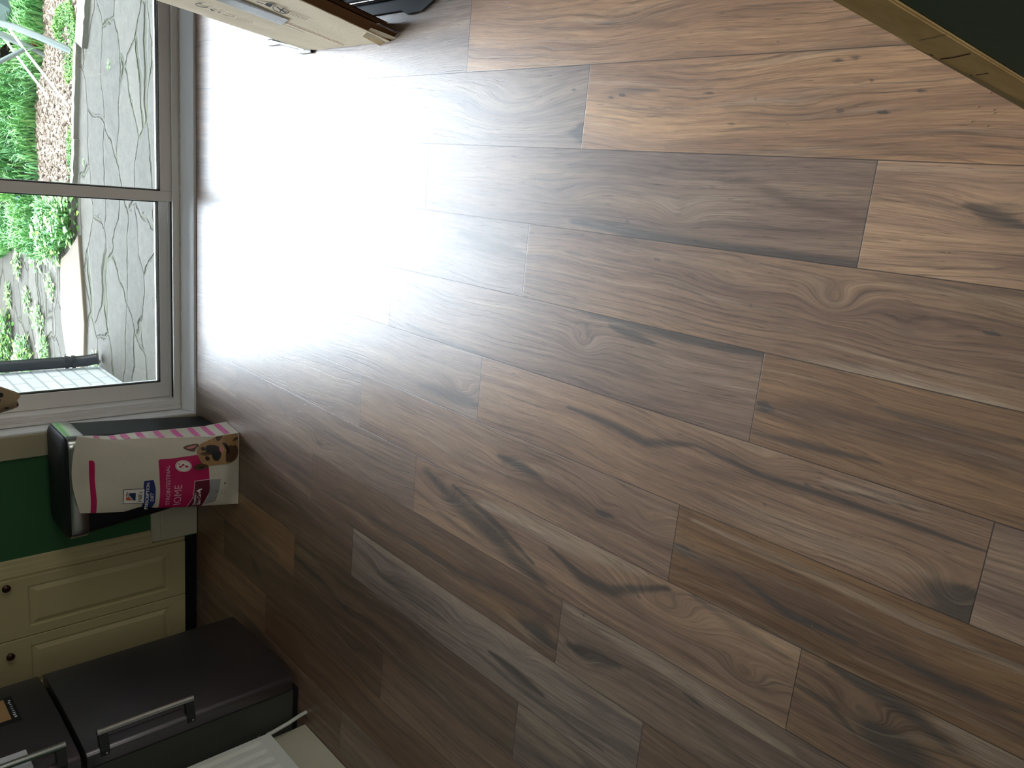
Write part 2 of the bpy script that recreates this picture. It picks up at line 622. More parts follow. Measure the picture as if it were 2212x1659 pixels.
# colour of each board: (row, index of board counted from its joint), value = (lightness, greyness, warmth)
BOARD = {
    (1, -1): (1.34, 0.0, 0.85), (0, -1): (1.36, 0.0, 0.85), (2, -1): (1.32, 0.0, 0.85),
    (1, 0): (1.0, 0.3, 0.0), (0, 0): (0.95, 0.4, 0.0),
    (-1, 0): (0.86, 0.15, 0.1), (-1, -1): (1.22, 0.1, 0.5), (-1, 1): (1.0, 0.4, 0.0),
    (-2, -1): (0.90, 0.0, 0.3), (-2, 0): (1.0, 0.5, 0.0),
    (-3, 0): (0.88, 0.1, 0.05), (-3, -1): (0.84, 0.0, 0.7),
    (-4, 0): (1.0, 0.1, 0.45), (-4, 1): (0.98, 0.3, 0.0), (-4, -1): (1.0, 0.2, 0.2),
    (-5, 0): (0.92, 0.05, 0.15), (-5, -1): (0.72, 0.0, 0.95), (-5, 1): (0.95, 0.3, 0.0),
    (-6, 0): (0.98, 0.1, 0.3), (-6, -1): (0.78, 0.1, 0.45), (-6, 1): (0.84, 0.2, 0.0),
    (-7, 0): (0.66, 0.0, 0.05), (-7, -1): (0.80, 0.4, 0.2), (-7, 1): (0.70, 0.1, 0.0),
    (-8, 0): (0.92, 0.6, 0.0), (-8, 1): (0.64, 0.1, 0.0), (-8, -1): (0.72, 0.1, 0.1),
    (-9, 0): (0.64, 0.1, 0.0), (-9, -1): (0.85, 0.5, 0.0), (-9, 1): (0.95, 0.0, 0.7),
    (-10, 0): (0.86, 0.1, 0.3), (-10, 1): (0.62, 0.1, 0.2), (-10, 2): (1.0, 0, 0.6),
    (-11, 0): (0.8, 0.1, 0.2), (-11, 1): (0.7, 0.0, 0.5), (-11, 2): (1.0, 0, 0.6),
}

# figure seen in particular boards: knots (x, y in photo, across m, along m, strength)
KNOTS = [
    (1260, 745, .030, .05, 1.5), (1800, 655, .032, .05, 1.5), (1465, 465, .028, .05, 1.1), (960, 1070, .035, .085, 1.8),
    (1440, 1320, .045, .13, 1.5), (1865, 1550, .035, .075, 1.8), (1400, 1130, .03, .06, 1.2), (1000, 850, .035, .08, 1.3),
    (1320, 50, .03, .12, .6), (1730, 235, .022, .09, .8), (2190, 470, .04, .10, 1.0), (1250, 1420, .03, .06, 1.2),
    (1215, 425, .03, .09, .9), (1100, 235, .06, .22, .9), (1090, 1000, .03, .06, .9), (690, 960, .03, .07, 1.1), (2060, 1300, .05, .06, 1.2), (1060, 1165, .03, .09, 1.6), (1600, 1455, .03, .05, 1.3),
    (760, 1400, .03, .06, 1.1), (560, 1225, .03, .05, 1.3), (1640, 1000, .03, .08, .9), (1300, 1100, .03, .05, .9),
    (830, 1240, .03, .08, 1.1), (1950, 1030, .03, .12, .8), (620, 880, .03, .08, 1.0), (1960, 720, .035, .1, .9), (720, 1060, .03, .07, .8),
    (1000, 1350, .03, .09, .9), (1570, 620, .03, .1, .7), (1650, 1490, .03, .09, .8), (1120, 1410, .03, .06, 1.0),
]
# strokes: (points in photo, width m, strength, kind)
STROKES = [
    ([(1240, 478), (1330, 492), (1400, 515), (1550, 540), (1850, 570)], .016, .9, 'd'),
    ([(1190, 360), (1290, 362), (1400, 382)], .014, .45, 'd'),
    ([(1560, 388), (1640, 402), (1720, 440), (1870, 475)], .012, .7, 'b'),
    ([(1480, 480), (1640, 492), (1850, 515)], .010, .5, 'b'),
    ([(2090, 445), (2160, 470), (2212, 490)], .012, .75, 'd'),
    ([(1930, 420), (2060, 450), (2212, 440)], .006, .5, 'd'),
    ([(1000, 505), (1080, 530), (1135, 560)], .030, .5, 'd'),
    ([(1170, 635), (1260, 668), (1340, 692), (1480, 730), (1650, 762), (1900, 812), (2212, 875)], .014, .85, 'd'),
    ([(1215, 540), (1265, 555)], .006, .6, 'd'), ([(1460, 610), (1500, 630), (1560, 665)], .006, .5, 'b'),
    ([(1640, 590), (1790, 640), (1900, 690), (2212, 760)], .022, .35, 'b'), ([(1900, 600), (2050, 620), (2212, 640)], .012, .5, 'd'),
    ([(1320, 705), (1360, 722), (1410, 742)], .012, .8, 'd'), ([(880, 700), (960, 735), (1060, 775)], .018, .6, 'd'),
    ([(1265, 700), (1275, 730)], .012, .5, 'd'), ([(1450, 800), (1560, 850), (1625, 875)], .02, .35, 'b'),
    ([(1655, 775), (1900, 815), (2212, 895)], .016, .8, 'l'), ([(1640, 880), (1800, 905), (2000, 950), (2212, 1010)], .034, .75, 'b'),
    ([(1640, 872), (1665, 884)], .010, 1.0, 'd'), ([(1630, 935), (1750, 965), (1900, 1000)], .008, .7, 'd'),
    ([(1900, 880), (2030, 920), (2212, 960)], .012, .6, 'd'),
    ([(910, 835), (970, 850), (1030, 875)], .028, .6, 'd'), ([(680, 730), (780, 785)], .012, .4, 'd'),
    ([(1230, 880), (1330, 920), (1390, 955), (1500, 960)], .012, .75, 'd'),
    ([(1500, 960), (1640, 1025), (1800, 1075), (2000, 1145), (2130, 1190)], .006, .9, 'd'),
    ([(1500, 1010), (1620, 1040)], .016, .5, 'b'), ([(1560, 1080), (1800, 1170), (2000, 1240)], .026, .5, 'l'),
    ([(1780, 1040), (1900, 1070), (1995, 1098)], .012, .6, 'l'), ([(1740, 1045), (1840, 1065), (1990, 1105)], .003, .8, 'd'),
    ([(2040, 1325), (2070, 1300), (2090, 1280)], .026, .95, 'd'), ([(1960, 1280), (2040, 1310)], .02, .5, 'd'),
    ([(1080, 985), (1130, 1010), (1170, 1035)], .014, .8, 'd'), ([(1100, 1030), (1240, 1080), (1330, 1120)], .022, .55, 'b'),
    ([(940, 960), (1060, 1030)], .014, .4, 'd'), ([(1290, 1105), (1320, 1115)], .008, .9, 'd'), ([(1180, 1080), (1280, 1150), (1440, 1240)], .014, .45, 'd'),
    ([(1470, 1190), (1700, 1300), (1900, 1400), (2212, 1580)], .036, .8, 'b'), ([(1458, 1178), (1495, 1200)], .010, 1, 'd'),
    ([(1590, 1240), (1700, 1325), (1850, 1390)], .008, .9, 'd'), ([(1500, 1125), (1700, 1215), (1950, 1330), (2212, 1450)], .012, .6, 'l'),
    ([(1900, 1400), (2050, 1480), (2212, 1540)], .010, .7, 'd'),
    ([(925, 1020), (985, 1085), (1060, 1150), (1120, 1215), (1165, 1255)], .034, .72, 'd'), ([(980, 1050), (1060, 1120), (1150, 1215)], .010, 1.0, 'd'),
    ([(1050, 1090), (1200, 1160), (1380, 1235)], .026, .9, 'l'), ([(900, 1060), (990, 1140), (1080, 1190)], .010, .5, 'd'),
    ([(1190, 1185), (1260, 1250), (1320, 1275), (1440, 1270)], .014, .8, 'd'), ([(1500, 1290), (1600, 1360), (1700, 1420)], .014, .5, 'd'),
    ([(1290, 1370), (1400, 1410), (1600, 1500), (1690, 1570)], .016, .5, 'l'),
    ([(1890, 1575), (1930, 1610), (1980, 1650)], .028, 1.0, 'd'), ([(1800, 1440), (1950, 1530), (2060, 1620)], .016, .75, 'd'),
    ([(1720, 1480), (1790, 1520), (1850, 1590)], .010, .7, 'd'), ([(2050, 1570), (2212, 1659)], .03, .7, 'l'),
    ([(700, 1060), (820, 1130), (1000, 1240), (1190, 1330)], .014, .6, 'd'), ([(1140, 1350), (1190, 1390)], .04, .7, 'd'),
    ([(900, 1160), (1000, 1230)], .012, .5, 'w'), ([(1010, 1270), (1120, 1330)], .016, .5, 'w'),
    ([(1225, 1312), (1400, 1420), (1600, 1555), (1700, 1620)], .016, .95, 'l'), ([(1230, 1395), (1270, 1415), (1330, 1435)], .020, .85, 'd'),
    ([(1500, 1560), (1600, 1640)], .014, .5, 'd'), ([(1480, 1500), (1515, 1525)], .003, 1, 'd'),
    ([(770, 1150), (900, 1240), (1010, 1320), (1200, 1440), (1380, 1560)], .018, .9, 'l'), ([(820, 1240), (900, 1300), (960, 1340)], .022, .55, 'd'),
    ([(1060, 1410), (1110, 1450), (1170, 1500)], .016, .8, 'd'), ([(1010, 1390), (1100, 1470), (1300, 1620)], .010, .6, 'd'),
    ([(640, 1170), (740, 1260), (850, 1330)], .012, .6, 'd'), ([(850, 1320), (930, 1390), (1050, 1480)], .03, .5, 'b'),
    ([(1120, 1530), (1250, 1640)], .02, .8, 'l'), ([(830, 1410), (930, 1500), (1100, 1640)], .014, .5, 'd'),
    ([(600, 1170), (690, 1250), (760, 1330)], .014, .8, 'd'), ([(520, 1130), (600, 1200)], .02, .6, 'd'),
    ([(545, 1210), (560, 1240)], .022, .9, 'd'), ([(700, 1290), (820, 1400)], .012, .6, 'b'),
    ([(560, 960), (660, 1020), (680, 1040)], .012, .6, 'd'), ([(700, 930), (790, 980), (880, 1020)], .016, .5, 'd'),
    ([(1300, 200), (1420, 195)], .010, .5, 'd'), ([(1260, 272), (1258, 300)], .020, .9, 'd'),
    ([(1440, 320), (1700, 330), (2212, 380)], .010, .5, 'd'), ([(1350, 48), (1480, 58)], .012, .5, 'b'), ([(1700, 300), (1900, 320), (2212, 350)], .012, .5, 'b'),
    ([(1160, 60), (1300, 62)], .006, .5, 'd'), ([(1750, 98), (1960, 90)], .012, .4, 'd'), ([(760, 215), (1000, 225), (1230, 215)], .02, .3, 'l'),
    ([(1130, 268), (1250, 275)], .012, .3, 'd'), ([(1800, 225), (2212, 270)], .012, .3, 'l'),
]
SPOTS = [(1495, 68), (1345, 205), (1320, 212), (1630, 213), (1578, 268), (1812, 240), (1905, 242), (1990, 195), (1810, 130), (1845, 125), (1680, 92),
         (1530, 200), (1880, 175), (1700, 270), (1240, 195), (1400, 1115), (1480, 1230), (2045, 1195),
         (1650, 1090), (1250, 960), (1000, 1000), (1355, 480), (1620, 660), (1260, 1330), (1380, 1290), (2140, 720), (1420, 560)]


def board_key(x, y):
    r = math.floor((x - X0) / PITCH)
    j = JOINT.get(r, 0.3)
    return r, math.floor((y - j) / LEN)


def smooth01(t):
    t = np.clip(t, 0, 1)
    return t * t * (3 - 2 * t)


def build_floor():
    Vs, Fs, uv, at_g, at_s, at_tone, at_mask = [], [], [], [], [], [], []
    kk = []
    for k_ in KNOTS:
        p = atz(k_[0], k_[1])
        kk.append((board_key(p.x, p.y), p.x, p.y) + k_[2:])
    for sx_, sy_ in SPOTS:
        pass
    ss = []
    for pts, w, s_, kind in STROKES:
        P = [atz(*q) for q in pts]
        mid = P[len(P) // 2] if len(P) > 2 else (P[0] + P[1]) / 2
        ss.append((board_key(mid.x, mid.y), P, w, s_, kind))
    for q in SPOTS:
        p = atz(*q)
        ss.append((board_key(p.x, p.y), [p - Vector((0, .004 + .008 * rng.random(), 0)), p + Vector((0, .006, 0))], .0020 + .0018 * rng.random(), .75 + .35 * rng.random(), 'd'))
    base = 0
    xmin, xmax, ymin, ymax = -2.64, 2.2, -2.2, 3.63
    for r in range(-15, 12):
        xa = X0 + r * PITCH
        xb = xa + PITCH
        if xb < xmin or xa > xmax:
            continue
        j = JOINT.get(r, 0.3)
        k0 = math.floor((ymin - j) / LEN)
        k1 = math.floor((ymax - j) / LEN)
        for k in range(k0, k1 + 1):
            ya, yb = j + k * LEN, j + (k + 1) * LEN
            ya2, yb2 = max(ya, ymin), min(yb, ymax)
            if yb2 - ya2 < .002:
                continue
            xa2, xb2 = max(xa, xmin), min(xb, xmax)
            vis = (-2.4 < xa and xb < 0.9 and yb2 > 0.2)
            dx, dy = (0.0048, 0.0085) if vis else (0.05, 0.1)
            nx = max(2, int((xb2 - xa2) / dx))
            ny = max(2, int((yb2 - ya2) / dy))
            xs = np.linspace(xa2, xb2, nx)
            ys = np.linspace(ya2, yb2, ny)
            XX, YY = np.meshgrid(xs, ys)
            X = XX.ravel()
            Y = YY.ravel()
            rg = np.random.default_rng((r + 40) * 100 + k + 50)
            seed = rg.uniform(0, 40)
            off = rg.uniform(-.05, .05)
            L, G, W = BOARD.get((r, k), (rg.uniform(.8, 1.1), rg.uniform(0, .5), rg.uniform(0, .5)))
            g = X - (xa + xb) / 2
            # slow wander of the grain
            ph = rg.uniform(0, 6.28, 3)
            g = g + .010 * np.sin(Y * 3.1 + ph[0]) + .006 * np.sin(Y * 7.3 + ph[1]) + .003 * np.sin(Y * 15 + ph[2] + X * 20)
            mine = [q for q in kk if q[0] == (r, k)]
            for _, x0, y0, sx_, sy_, a in mine:
                rr = ((X - x0) / sx_) ** 2 + ((Y - y0) / sy_) ** 2
                g = g + a * sx_ * np.exp(-rr) * 0.8 + a * .20 * sx_ / (1 + ((X - x0) / (sx_ * 1.6)) ** 2 + ((Y - y0) / (sy_ * 3.2)) ** 2)
            d = np.zeros_like(X)
            l = np.zeros_like(X)
            b_ = np.zeros_like(X)
            w_ = np.zeros_like(X)
            # broad bands of darker and lighter wood along each board
            for q in range(3):
                c = rg.uniform(-.09, .09)
                wd = rg.uniform(.01, .035)
                yc = rg.uniform(ya, yb)
                yl = rg.uniform(.25, .7)
                am = rg.uniform(.15, .4)
                v = am * np.exp(-((g - c) / wd) ** 2) * np.exp(-((Y - yc) / yl) ** 2)
                if q == 0:
                    l += v
                elif q == 1:
                    b_ += v
                else:
                    d += v * .8
            for _, x0, y0, sx_, sy_, a in mine:
                rr = ((X - x0) / (sx_ * .35)) ** 2 + ((Y - y0) / (sy_ * .35)) ** 2
                d += .35 * np.exp(-rr)
                rr = ((X - x0) / (sx_ * 1.3)) ** 2 + ((Y - y0) / (sy_ * 1.6)) ** 2
                b_ += .22 * np.exp(-rr)
            for key, P, wdt, st, kind in ss:
                if key != (r, k):
                    continue
                best = np.full_like(X, 9.0)
                tot = sum((P[i + 1] - P[i]).length for i in range(len(P) - 1))
                acc = 0
                for i in range(len(P) - 1):
                    ax, ay, bx_, by = P[i].x, P[i].y, P[i + 1].x, P[i + 1].y
                    ll = (bx_ - ax) ** 2 + (by - ay) ** 2
                    t = np.clip(((X - ax) * (bx_ - ax) + (Y - ay) * (by - ay)) / ll, 0, 1)
                    s_here = (acc + t * math.sqrt(ll)) / tot
                    taper = .45 + .75 * np.sin(np.pi * np.clip(s_here, .02, .98))
                    # distance counted mostly across the board
                    ex = (X - ax - t * (bx_ - ax)) / (wdt * taper)
                    ey = (Y - ay - t * (by - ay)) / (max(wdt * 2.2, .012) * taper)
                    best = np.minimum(best, ex ** 2 + ey ** 2)
                    acc += math.sqrt(ll)
                v = st * np.exp(-best * .8)
                if kind == 'd':
                    d = np.maximum(d, v)
                elif kind == 'b':
                    b_ = np.maximum(b_, v)
                elif kind == 'l':
                    l = np.maximum(l, v)
                    d = d * (1 - v)
                else:
                    w_ = np.maximum(w_, v)
            n = len(X)
            Vs.append(np.stack([X, Y, np.zeros(n)], 1))
            idx = (np.arange(ny - 1)[:, None] * nx + np.arange(nx - 1)[None, :]).ravel() + base
            Fs.append(np.stack([idx, idx + 1, idx + nx + 1, idx + nx], 1))
            at_g.append(g + off)
            at_s.append(np.full(n, seed))
            at_tone.append(np.stack([np.full(n, L), np.full(n, G), np.full(n, W) + w_, np.ones(n)], 1))
            at_mask.append(np.stack([d, l, b_, np.ones(n)], 1))
            # distance to board edges for the seam
            edx = np.minimum(X - xa, xb - X)
            edy = np.minimum(Y - ya, yb - Y)
            uv.append(np.stack([X - xa, Y - ya, edx, edy], 1))
            base += n
    V = np.concatenate(Vs)
    Fc = np.concatenate(Fs)
    me = bpy.data.meshes.new('floor')
    me.vertices.add(len(V))
    me.vertices.foreach_set('co', V.astype(np.float32).ravel())
    me.loops.add(len(Fc) * 4)
    me.loops.foreach_set('vertex_index', Fc.astype(np.int32).ravel())
    me.polygons.add(len(Fc))
    me.polygons.foreach_set('loop_start', (np.arange(len(Fc)) * 4).astype(np.int32))
    me.update(calc_edges=True)
    a = me.attributes.new('grain', 'FLOAT', 'POINT')
    a.data.foreach_set('value', np.concatenate(at_g).astype(np.float32))
    a = me.attributes.new('seed', 'FLOAT', 'POINT')
    a.data.foreach_set('value', np.concatenate(at_s).astype(np.float32))
    a = me.attributes.new('board', 'FLOAT_COLOR', 'POINT')
    a.data.foreach_set('color', np.concatenate(at_tone).astype(np.float32).ravel())
    a = me.attributes.new('figure', 'FLOAT_COLOR', 'POINT')
    a.data.foreach_set('color', np.concatenate(at_mask).astype(np.float32).ravel())
    a = me.attributes.new('local', 'FLOAT_COLOR', 'POINT')
    a.data.foreach_set('color', np.concatenate(uv).astype(np.float32).ravel())
    me.materials.append(floormat())
    o = bpy.data.objects.new('floor', me)
    o['kind'] = 'structure'
    COL.objects.link(o)
    # sub floor just below so that the slab has thickness
    return o


def floormat():
    mt, nt, b = newmat('walnut effect laminate')
    A = lambda n_: N(nt, 'ShaderNodeAttribute', attribute_name=n_)
    g, sd, bo, fg, lo = A('grain'), A('seed'), A('board'), A('figure'), A('local')

    def math_(op, a, b_=None, c=None, clamp=False):
        n = N(nt, 'ShaderNodeMath', operation=op)
        n.use_clamp = clamp
        for i, v in enumerate((a, b_, c)):
            if v is None:
                continue
            if isinstance(v, (int, float)):
                n.inputs[i].default_value = v
            else:
                nt.links.new(v, n.inputs[i])
        return n.outputs[0]
    seplo = N(nt, 'ShaderNodeSeparateColor')
    nt.links.new(lo.outputs['Color'], seplo.inputs[0])
    lx, ly, edx = seplo.outputs[0], seplo.outputs[1], seplo.outputs[2]
    edy = lo.outputs['Alpha']
    G = g.outputs['Fac']
    S = sd.outputs['Fac']

    def vec(sx_, sy_, zoff=0.0):
        cb = N(nt, 'ShaderNodeCombineXYZ')
        nt.links.new(math_('MULTIPLY', G, sx_), cb.inputs[0])
        nt.links.new(math_('MULTIPLY', ly, sy_), cb.inputs[1])
        nt.links.new(math_('ADD', S, zoff), cb.inputs[2])
        return cb.outputs[0]

    def noise(v, sc=1.0, det=4.0, ro=.55, dist=0.0):
        n = N(nt, 'ShaderNodeTexNoise', Scale=sc, Detail=det, Roughness=ro, Distortion=dist)
        nt.links.new(v, n.inputs['Vector'])
        return n.outputs[0]
    band = noise(vec(26, 1.3), det=3.0, ro=.5)
    streak = noise(vec(95, 3.0, 3.3), det=6.0, ro=.65)
    fibre = noise(vec(420, 14, 7.1), det=4.0, ro=.6)
    pore = noise(vec(260, 22, 1.7), det=2.0, ro=.5)
    wig = noise(vec(40, 10, 11.3), det=3.0)
    # growth lines: contour lines of the grain coordinate
    gl = math_('ADD', math_('MULTIPLY', G, 62.0), math_('MULTIPLY', wig, 1.1))
    gl = math_('ADD', gl, math_('MULTIPLY', band, 2.2))
    fr = math_('FRACT', gl)
    line = math_('POWER', math_('SUBTRACT', 1.0, math_('ABSOLUTE', math_('MULTIPLY_ADD', fr, 2.0, -1.0))), 5.0)
    gate = N(nt, 'ShaderNodeMapRange')
    gate.inputs['From Min'].default_value = .45
    gate.inputs['From Max'].default_value = .62
    nt.links.new(noise(vec(18, 2.4, 19.0), det=2.0), gate.inputs[0])
    line = math_('MULTIPLY', line, gate.outputs[0])
    # base ramp
    t = math_('ADD', math_('MULTIPLY', band, .62), math_('MULTIPLY', streak, .38))
    r = N(nt, 'ShaderNodeValToRGB')
    cr = r.color_ramp
    cr.elements[0].position = .30
    cr.elements[0].color = (.150, .096, .072, 1)
    cr.elements[1].position = .68
    cr.elements[1].color = (.360, .240, .160, 1)
    e1 = cr.elements.new(.44)
    e1.color = (.225, .146, .110, 1)
    e2 = cr.elements.new(.55)
    e2.color = (.290, .190, .134, 1)
    nt.links.new(t, r.inputs[0])
    sf = N(nt, 'ShaderNodeSeparateColor')
    nt.links.new(fg.outputs['Color'], sf.inputs[0])

    def mask(v, lo_, hi_, k=.5):
        # streaky edge
        q = math_('ADD', v, math_('MULTIPLY', math_('SUBTRACT', streak, .5), k))
        q = math_('MULTIPLY', q, math_('MINIMUM', math_('MULTIPLY', v, 4.0), 1.0))
        mr = N(nt, 'ShaderNodeMapRange', interpolation_type='SMOOTHSTEP')
        mr.inputs['From Min'].default_value = lo_
        mr.inputs['From Max'].default_value = hi_
        nt.links.new(q, mr.inputs[0])
        return mr.outputs[0]
    col = r.outputs[0]

    def mix(fac, a, c, amount=1.0):
        mx = N(nt, 'ShaderNodeMix', data_type='RGBA')
        nt.links.new(math_('MULTIPLY', fac, amount, clamp=True), mx.inputs['Factor'])
        nt.links.new(a, mx.inputs[6])
        if isinstance(c, tuple):
            mx.inputs[7].default_value = c + (1,)
        else:
            nt.links.new(c, mx.inputs[7])
        return mx.outputs[2]
    sb = N(nt, 'ShaderNodeSeparateColor')
    nt.links.new(bo.outputs['Color'], sb.inputs[0])
    # grey and warm boards
    hsv = N(nt, 'ShaderNodeHueSaturation')
    nt.links.new(math_('SUBTRACT', 1.09, math_('MULTIPLY', sb.outputs[1], .6)), hsv.inputs['Saturation'])
    nt.links.new(col, hsv.inputs['Color'])
    col = hsv.outputs[0]
    wm = N(nt, 'ShaderNodeVectorMath', operation='MULTIPLY')
    nt.links.new(col, wm.inputs[0])
    wm.inputs[1].default_value = (1.12, .98, .74)
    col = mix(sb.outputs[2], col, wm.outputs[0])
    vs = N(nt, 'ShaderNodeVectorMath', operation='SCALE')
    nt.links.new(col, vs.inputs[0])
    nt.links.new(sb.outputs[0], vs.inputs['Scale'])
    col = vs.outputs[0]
    col = mix(mask(sf.outputs[1], .15, .85, .5), col, (.37, .275, .195), .6)
    col = mix(mask(sf.outputs[2], .15, .80, .7), col, (.115, .070, .050), .68)
    col = mix(mask(sf.outputs[0], .18, .80, .8), col, (.070, .057, .049), .84)
    s2 = N(nt, 'ShaderNodeMapRange', interpolation_type='SMOOTHSTEP')
    s2.inputs['From Min'].default_value = .52
    s2.inputs['From Max'].default_value = .68
    nt.links.new(noise(vec(120, 3.2, 5.5), det=5.0, ro=.6), s2.inputs[0])
    col = mix(s2.outputs[0], col, (.085, .058, .046), .42)
    s3 = N(nt, 'ShaderNodeMapRange', interpolation_type='SMOOTHSTEP')
    s3.inputs['From Min'].default_value = .54
    s3.inputs['From Max'].default_value = .72
    nt.links.new(noise(vec(55, 1.9, 25.5), det=4.0, ro=.6), s3.inputs[0])
    col = mix(s3.outputs[0], col, (.42, .31, .215), .34)
    col = mix(line, col, (.06, .04, .032), .55)
    f2 = N(nt, 'ShaderNodeMapRange')
    f2.inputs['From Min'].default_value = .3
    f2.inputs['From Max'].default_value = .7
    f2.inputs['To Min'].default_value = .72
    f2.inputs['To Max'].default_value = 1.22
    nt.links.new(fibre, f2.inputs[0])
    vs2 = N(nt, 'ShaderNodeVectorMath', operation='SCALE')
    nt.links.new(col, vs2.inputs[0])
    nt.links.new(f2.outputs[0], vs2.inputs['Scale'])
    col = vs2.outputs[0]
    p2 = N(nt, 'ShaderNodeMapRange')
    p2.inputs['From Min'].default_value = .66
    p2.inputs['From Max'].default_value = .74
    nt.links.new(pore, p2.inputs[0])
    col = mix(p2.outputs[0], col, (.05, .035, .03), .45)
    # seam
    em = math_('MINIMUM', edx, edy)
    sm = N(nt, 'ShaderNodeMapRange')
    sm.inputs['From Min'].default_value = .0006
    sm.inputs['From Max'].default_value = .0014
    sm.inputs['To Min'].default_value = 1.0
    sm.inputs['To Max'].default_value = 0.0
    nt.links.new(em, sm.inputs[0])
    col = mix(sm.outputs[0], col, (.035, .026, .022), .8)
    nt.links.new(col, b.inputs['Base Color'])
    rr = N(nt, 'ShaderNodeMapRange')
    rr.inputs['To Min'].default_value = .29
    rr.inputs['To Max'].default_value = .42
    b.inputs['Coat Weight'].default_value = .30
    b.inputs['Coat Roughness'].default_value = .60
    b.inputs['Coat IOR'].default_value = 1.5
    nt.links.new(streak, rr.inputs[0])
    nt.links.new(rr.outputs[0], b.inputs['Roughness'])
    b.inputs['Specular IOR Level'].default_value = .5
    hgt = math_('ADD', math_('MULTIPLY', fibre, .5), math_('MULTIPLY', line, -.35))
    hgt = math_('SUBTRACT', hgt, math_('MULTIPLY', p2.outputs[0], .4))
    hgt = math_('SUBTRACT', hgt, math_('MULTIPLY', sm.outputs[0], .5))
    bp = N(nt, 'ShaderNodeBump', Strength=.55, Distance=.0007)
    nt.links.new(hgt, bp.inputs['Height'])
    nt.links.new(bp.outputs[0], b.inputs['Normal'])
    return mt


build_floor()

# ------------------------------------------------------------------ room shell
YW = 3.63
DX0, DX1, DTOP = -1.17, 0.90, 2.06
# wall with the patio door (its base is the slab edge under the sill)
bm = bmesh.new()
box(bm, (-3.0, YW, -0.05), (DX0, YW + .30, 2.45))
box(bm, (DX1, YW, -0.05), (2.5, YW + .30, 2.45))
box(bm, (DX0, YW, DTOP), (DX1, YW + .30, 2.45))
struct('wall_far', bm, M['green'])
struct('wall_left', bx((-2.52, -2.5, -.05), (-2.222, 2.50, 2.45)), M['green'])
struct('wall_alcove', bx((-3.0, 2.50, -.05), (-2.64, YW, 2.45)), M['plaster'])
bm = bmesh.new()
box(bm, (2.2, -2.5, -.05), (2.4, -.5, 2.45))
box(bm, (2.2, 1.4, -.05), (2.4, YW, 2.45))
box(bm, (2.2, -.5, -.05), (2.4, 1.4, .80))
box(bm, (2.2, -.5, 2.10), (2.4, 1.4, 2.45))
struct('wall_right', bm, M['plaster'])
bm = bmesh.new()
box(bm, (-2.52, -2.5, -.05), (.05, -2.2, 2.45))
box(bm, (1.75, -2.5, -.05), (2.4, -2.2, 2.45))
box(bm, (.05, -2.5, -.05), (1.75, -2.2, .90))
box(bm, (.05, -2.5, 2.10), (1.75, -2.2, 2.45))
struct('wall_back', bm, M['plaster'])
bm = bmesh.new()
for a, b_ in (((.05, -2.36, .9), (.11, -2.30, 2.1)), ((1.69, -2.36, .9), (1.75, -2.30, 2.1)), ((.11, -2.36, .9), (1.69, -2.30, .96)), ((.11, -2.36, 2.04), (1.69, -2.30, 2.1)), ((.87, -2.36, .96), (.92, -2.30, 2.04))):
    box(bm, a, b_, .004)
wf2 = struct('fill_window_2', bm, M['upvc'])  # added unseen window, put in to brighten door frame and cupboards
obj('window_pane', bx((.11, -2.335, .96), (1.69, -2.330, 2.04)), M['glass'], wf2)
struct('wall_upper_shade', bx((-3.0, YW + .02, 2.601), (2.5, YW + .32, 5.2)), M['render_out'])  # added unseen wall that keeps the bright back sky off the patio
struct('ceiling', bx((-3.0, -2.5, 2.45), (2.5, YW + .3, 2.6)), M['ceiling'])
bm = bmesh.new()
for a, b_ in (((2.25, -.5, .8), (2.31, -.44, 2.1)), ((2.25, 1.34, .8), (2.31, 1.4, 2.1)), ((2.25, -.44, .8), (2.31, 1.34, .86)), ((2.25, -.44, 2.04), (2.31, 1.34, 2.1)), ((2.25, .43, .86), (2.31, .48, 2.04))):
    box(bm, a, b_, .004)
wf = struct('window_1', bm, M['upvc'])
obj('window_pane', bx((2.275, -.44, .86), (2.28, 1.34, 2.04)), M['glass'], wf)

# door lining, architrave, skirting
bm = bmesh.new()
prism(bm, [(YW - .006, .0005), (YW - .006, .010), (YW - .002, .0125), (YW + .008, .0145), (YW + .030, .021), (YW + .055, .030), (YW + .072, .038), (YW + .0805, .040), (YW + .0805, .0005)], DX0 + .0045, DX1 - .0045, axis='x')
struct('trim_1', bm, M['liner'], smooth=True)
bm = bmesh.new()
box(bm, (DX0 - .004, YW - .006, .001), (DX0 + .004, YW + .085, DTOP - .004), .001)
box(bm, (DX1 - .004, YW - .006, .001), (DX1 + .004, YW + .085, DTOP - .004), .001)
box(bm, (DX0 - .004, YW - .006, DTOP - .004), (DX1 + .004, YW + .085, DTOP + .004), .001)
struct('trim_2', bm, M['liner'])
struct('trim_3', bx((DX0 - .105, YW - .014, .001), (DX0 - .0045, YW - .0005, DTOP + .1), .003), M['cream_paint'])
struct('trim_4', bx((DX1 + .0045, YW - .014, .001), (DX1 + .105, YW - .0005, DTOP + .1), .003), M['cream_paint'])
bm = bmesh.new()
prof = [(YW - .0005, .004), (YW - .020, .004), (YW - .020, .165), (YW - .016, .172), (YW - .018, .180), (YW - .013, .188), (YW - .012, .205), (YW - .006, .215), (YW - .0005, .217)]
prism(bm, prof, -1.785, DX0 - .106, axis='x')
struct('baseboard_far', bm, M['skirting'])
bm = bmesh.new()
prof = [(-2.2215, .002), (-2.201, .002), (-2.201, .15), (-2.206, .160), (-2.205, .17), (-2.212, .185), (-2.2215, .19)]
v0 = [bm.verts.new((p[0], -2.15, p[1])) for p in prof]
v1 = [bm.verts.new((p[0], 2.505, p[1])) for p in prof]
bm.faces.new(v0)
bm.faces.new(v1[::-1])
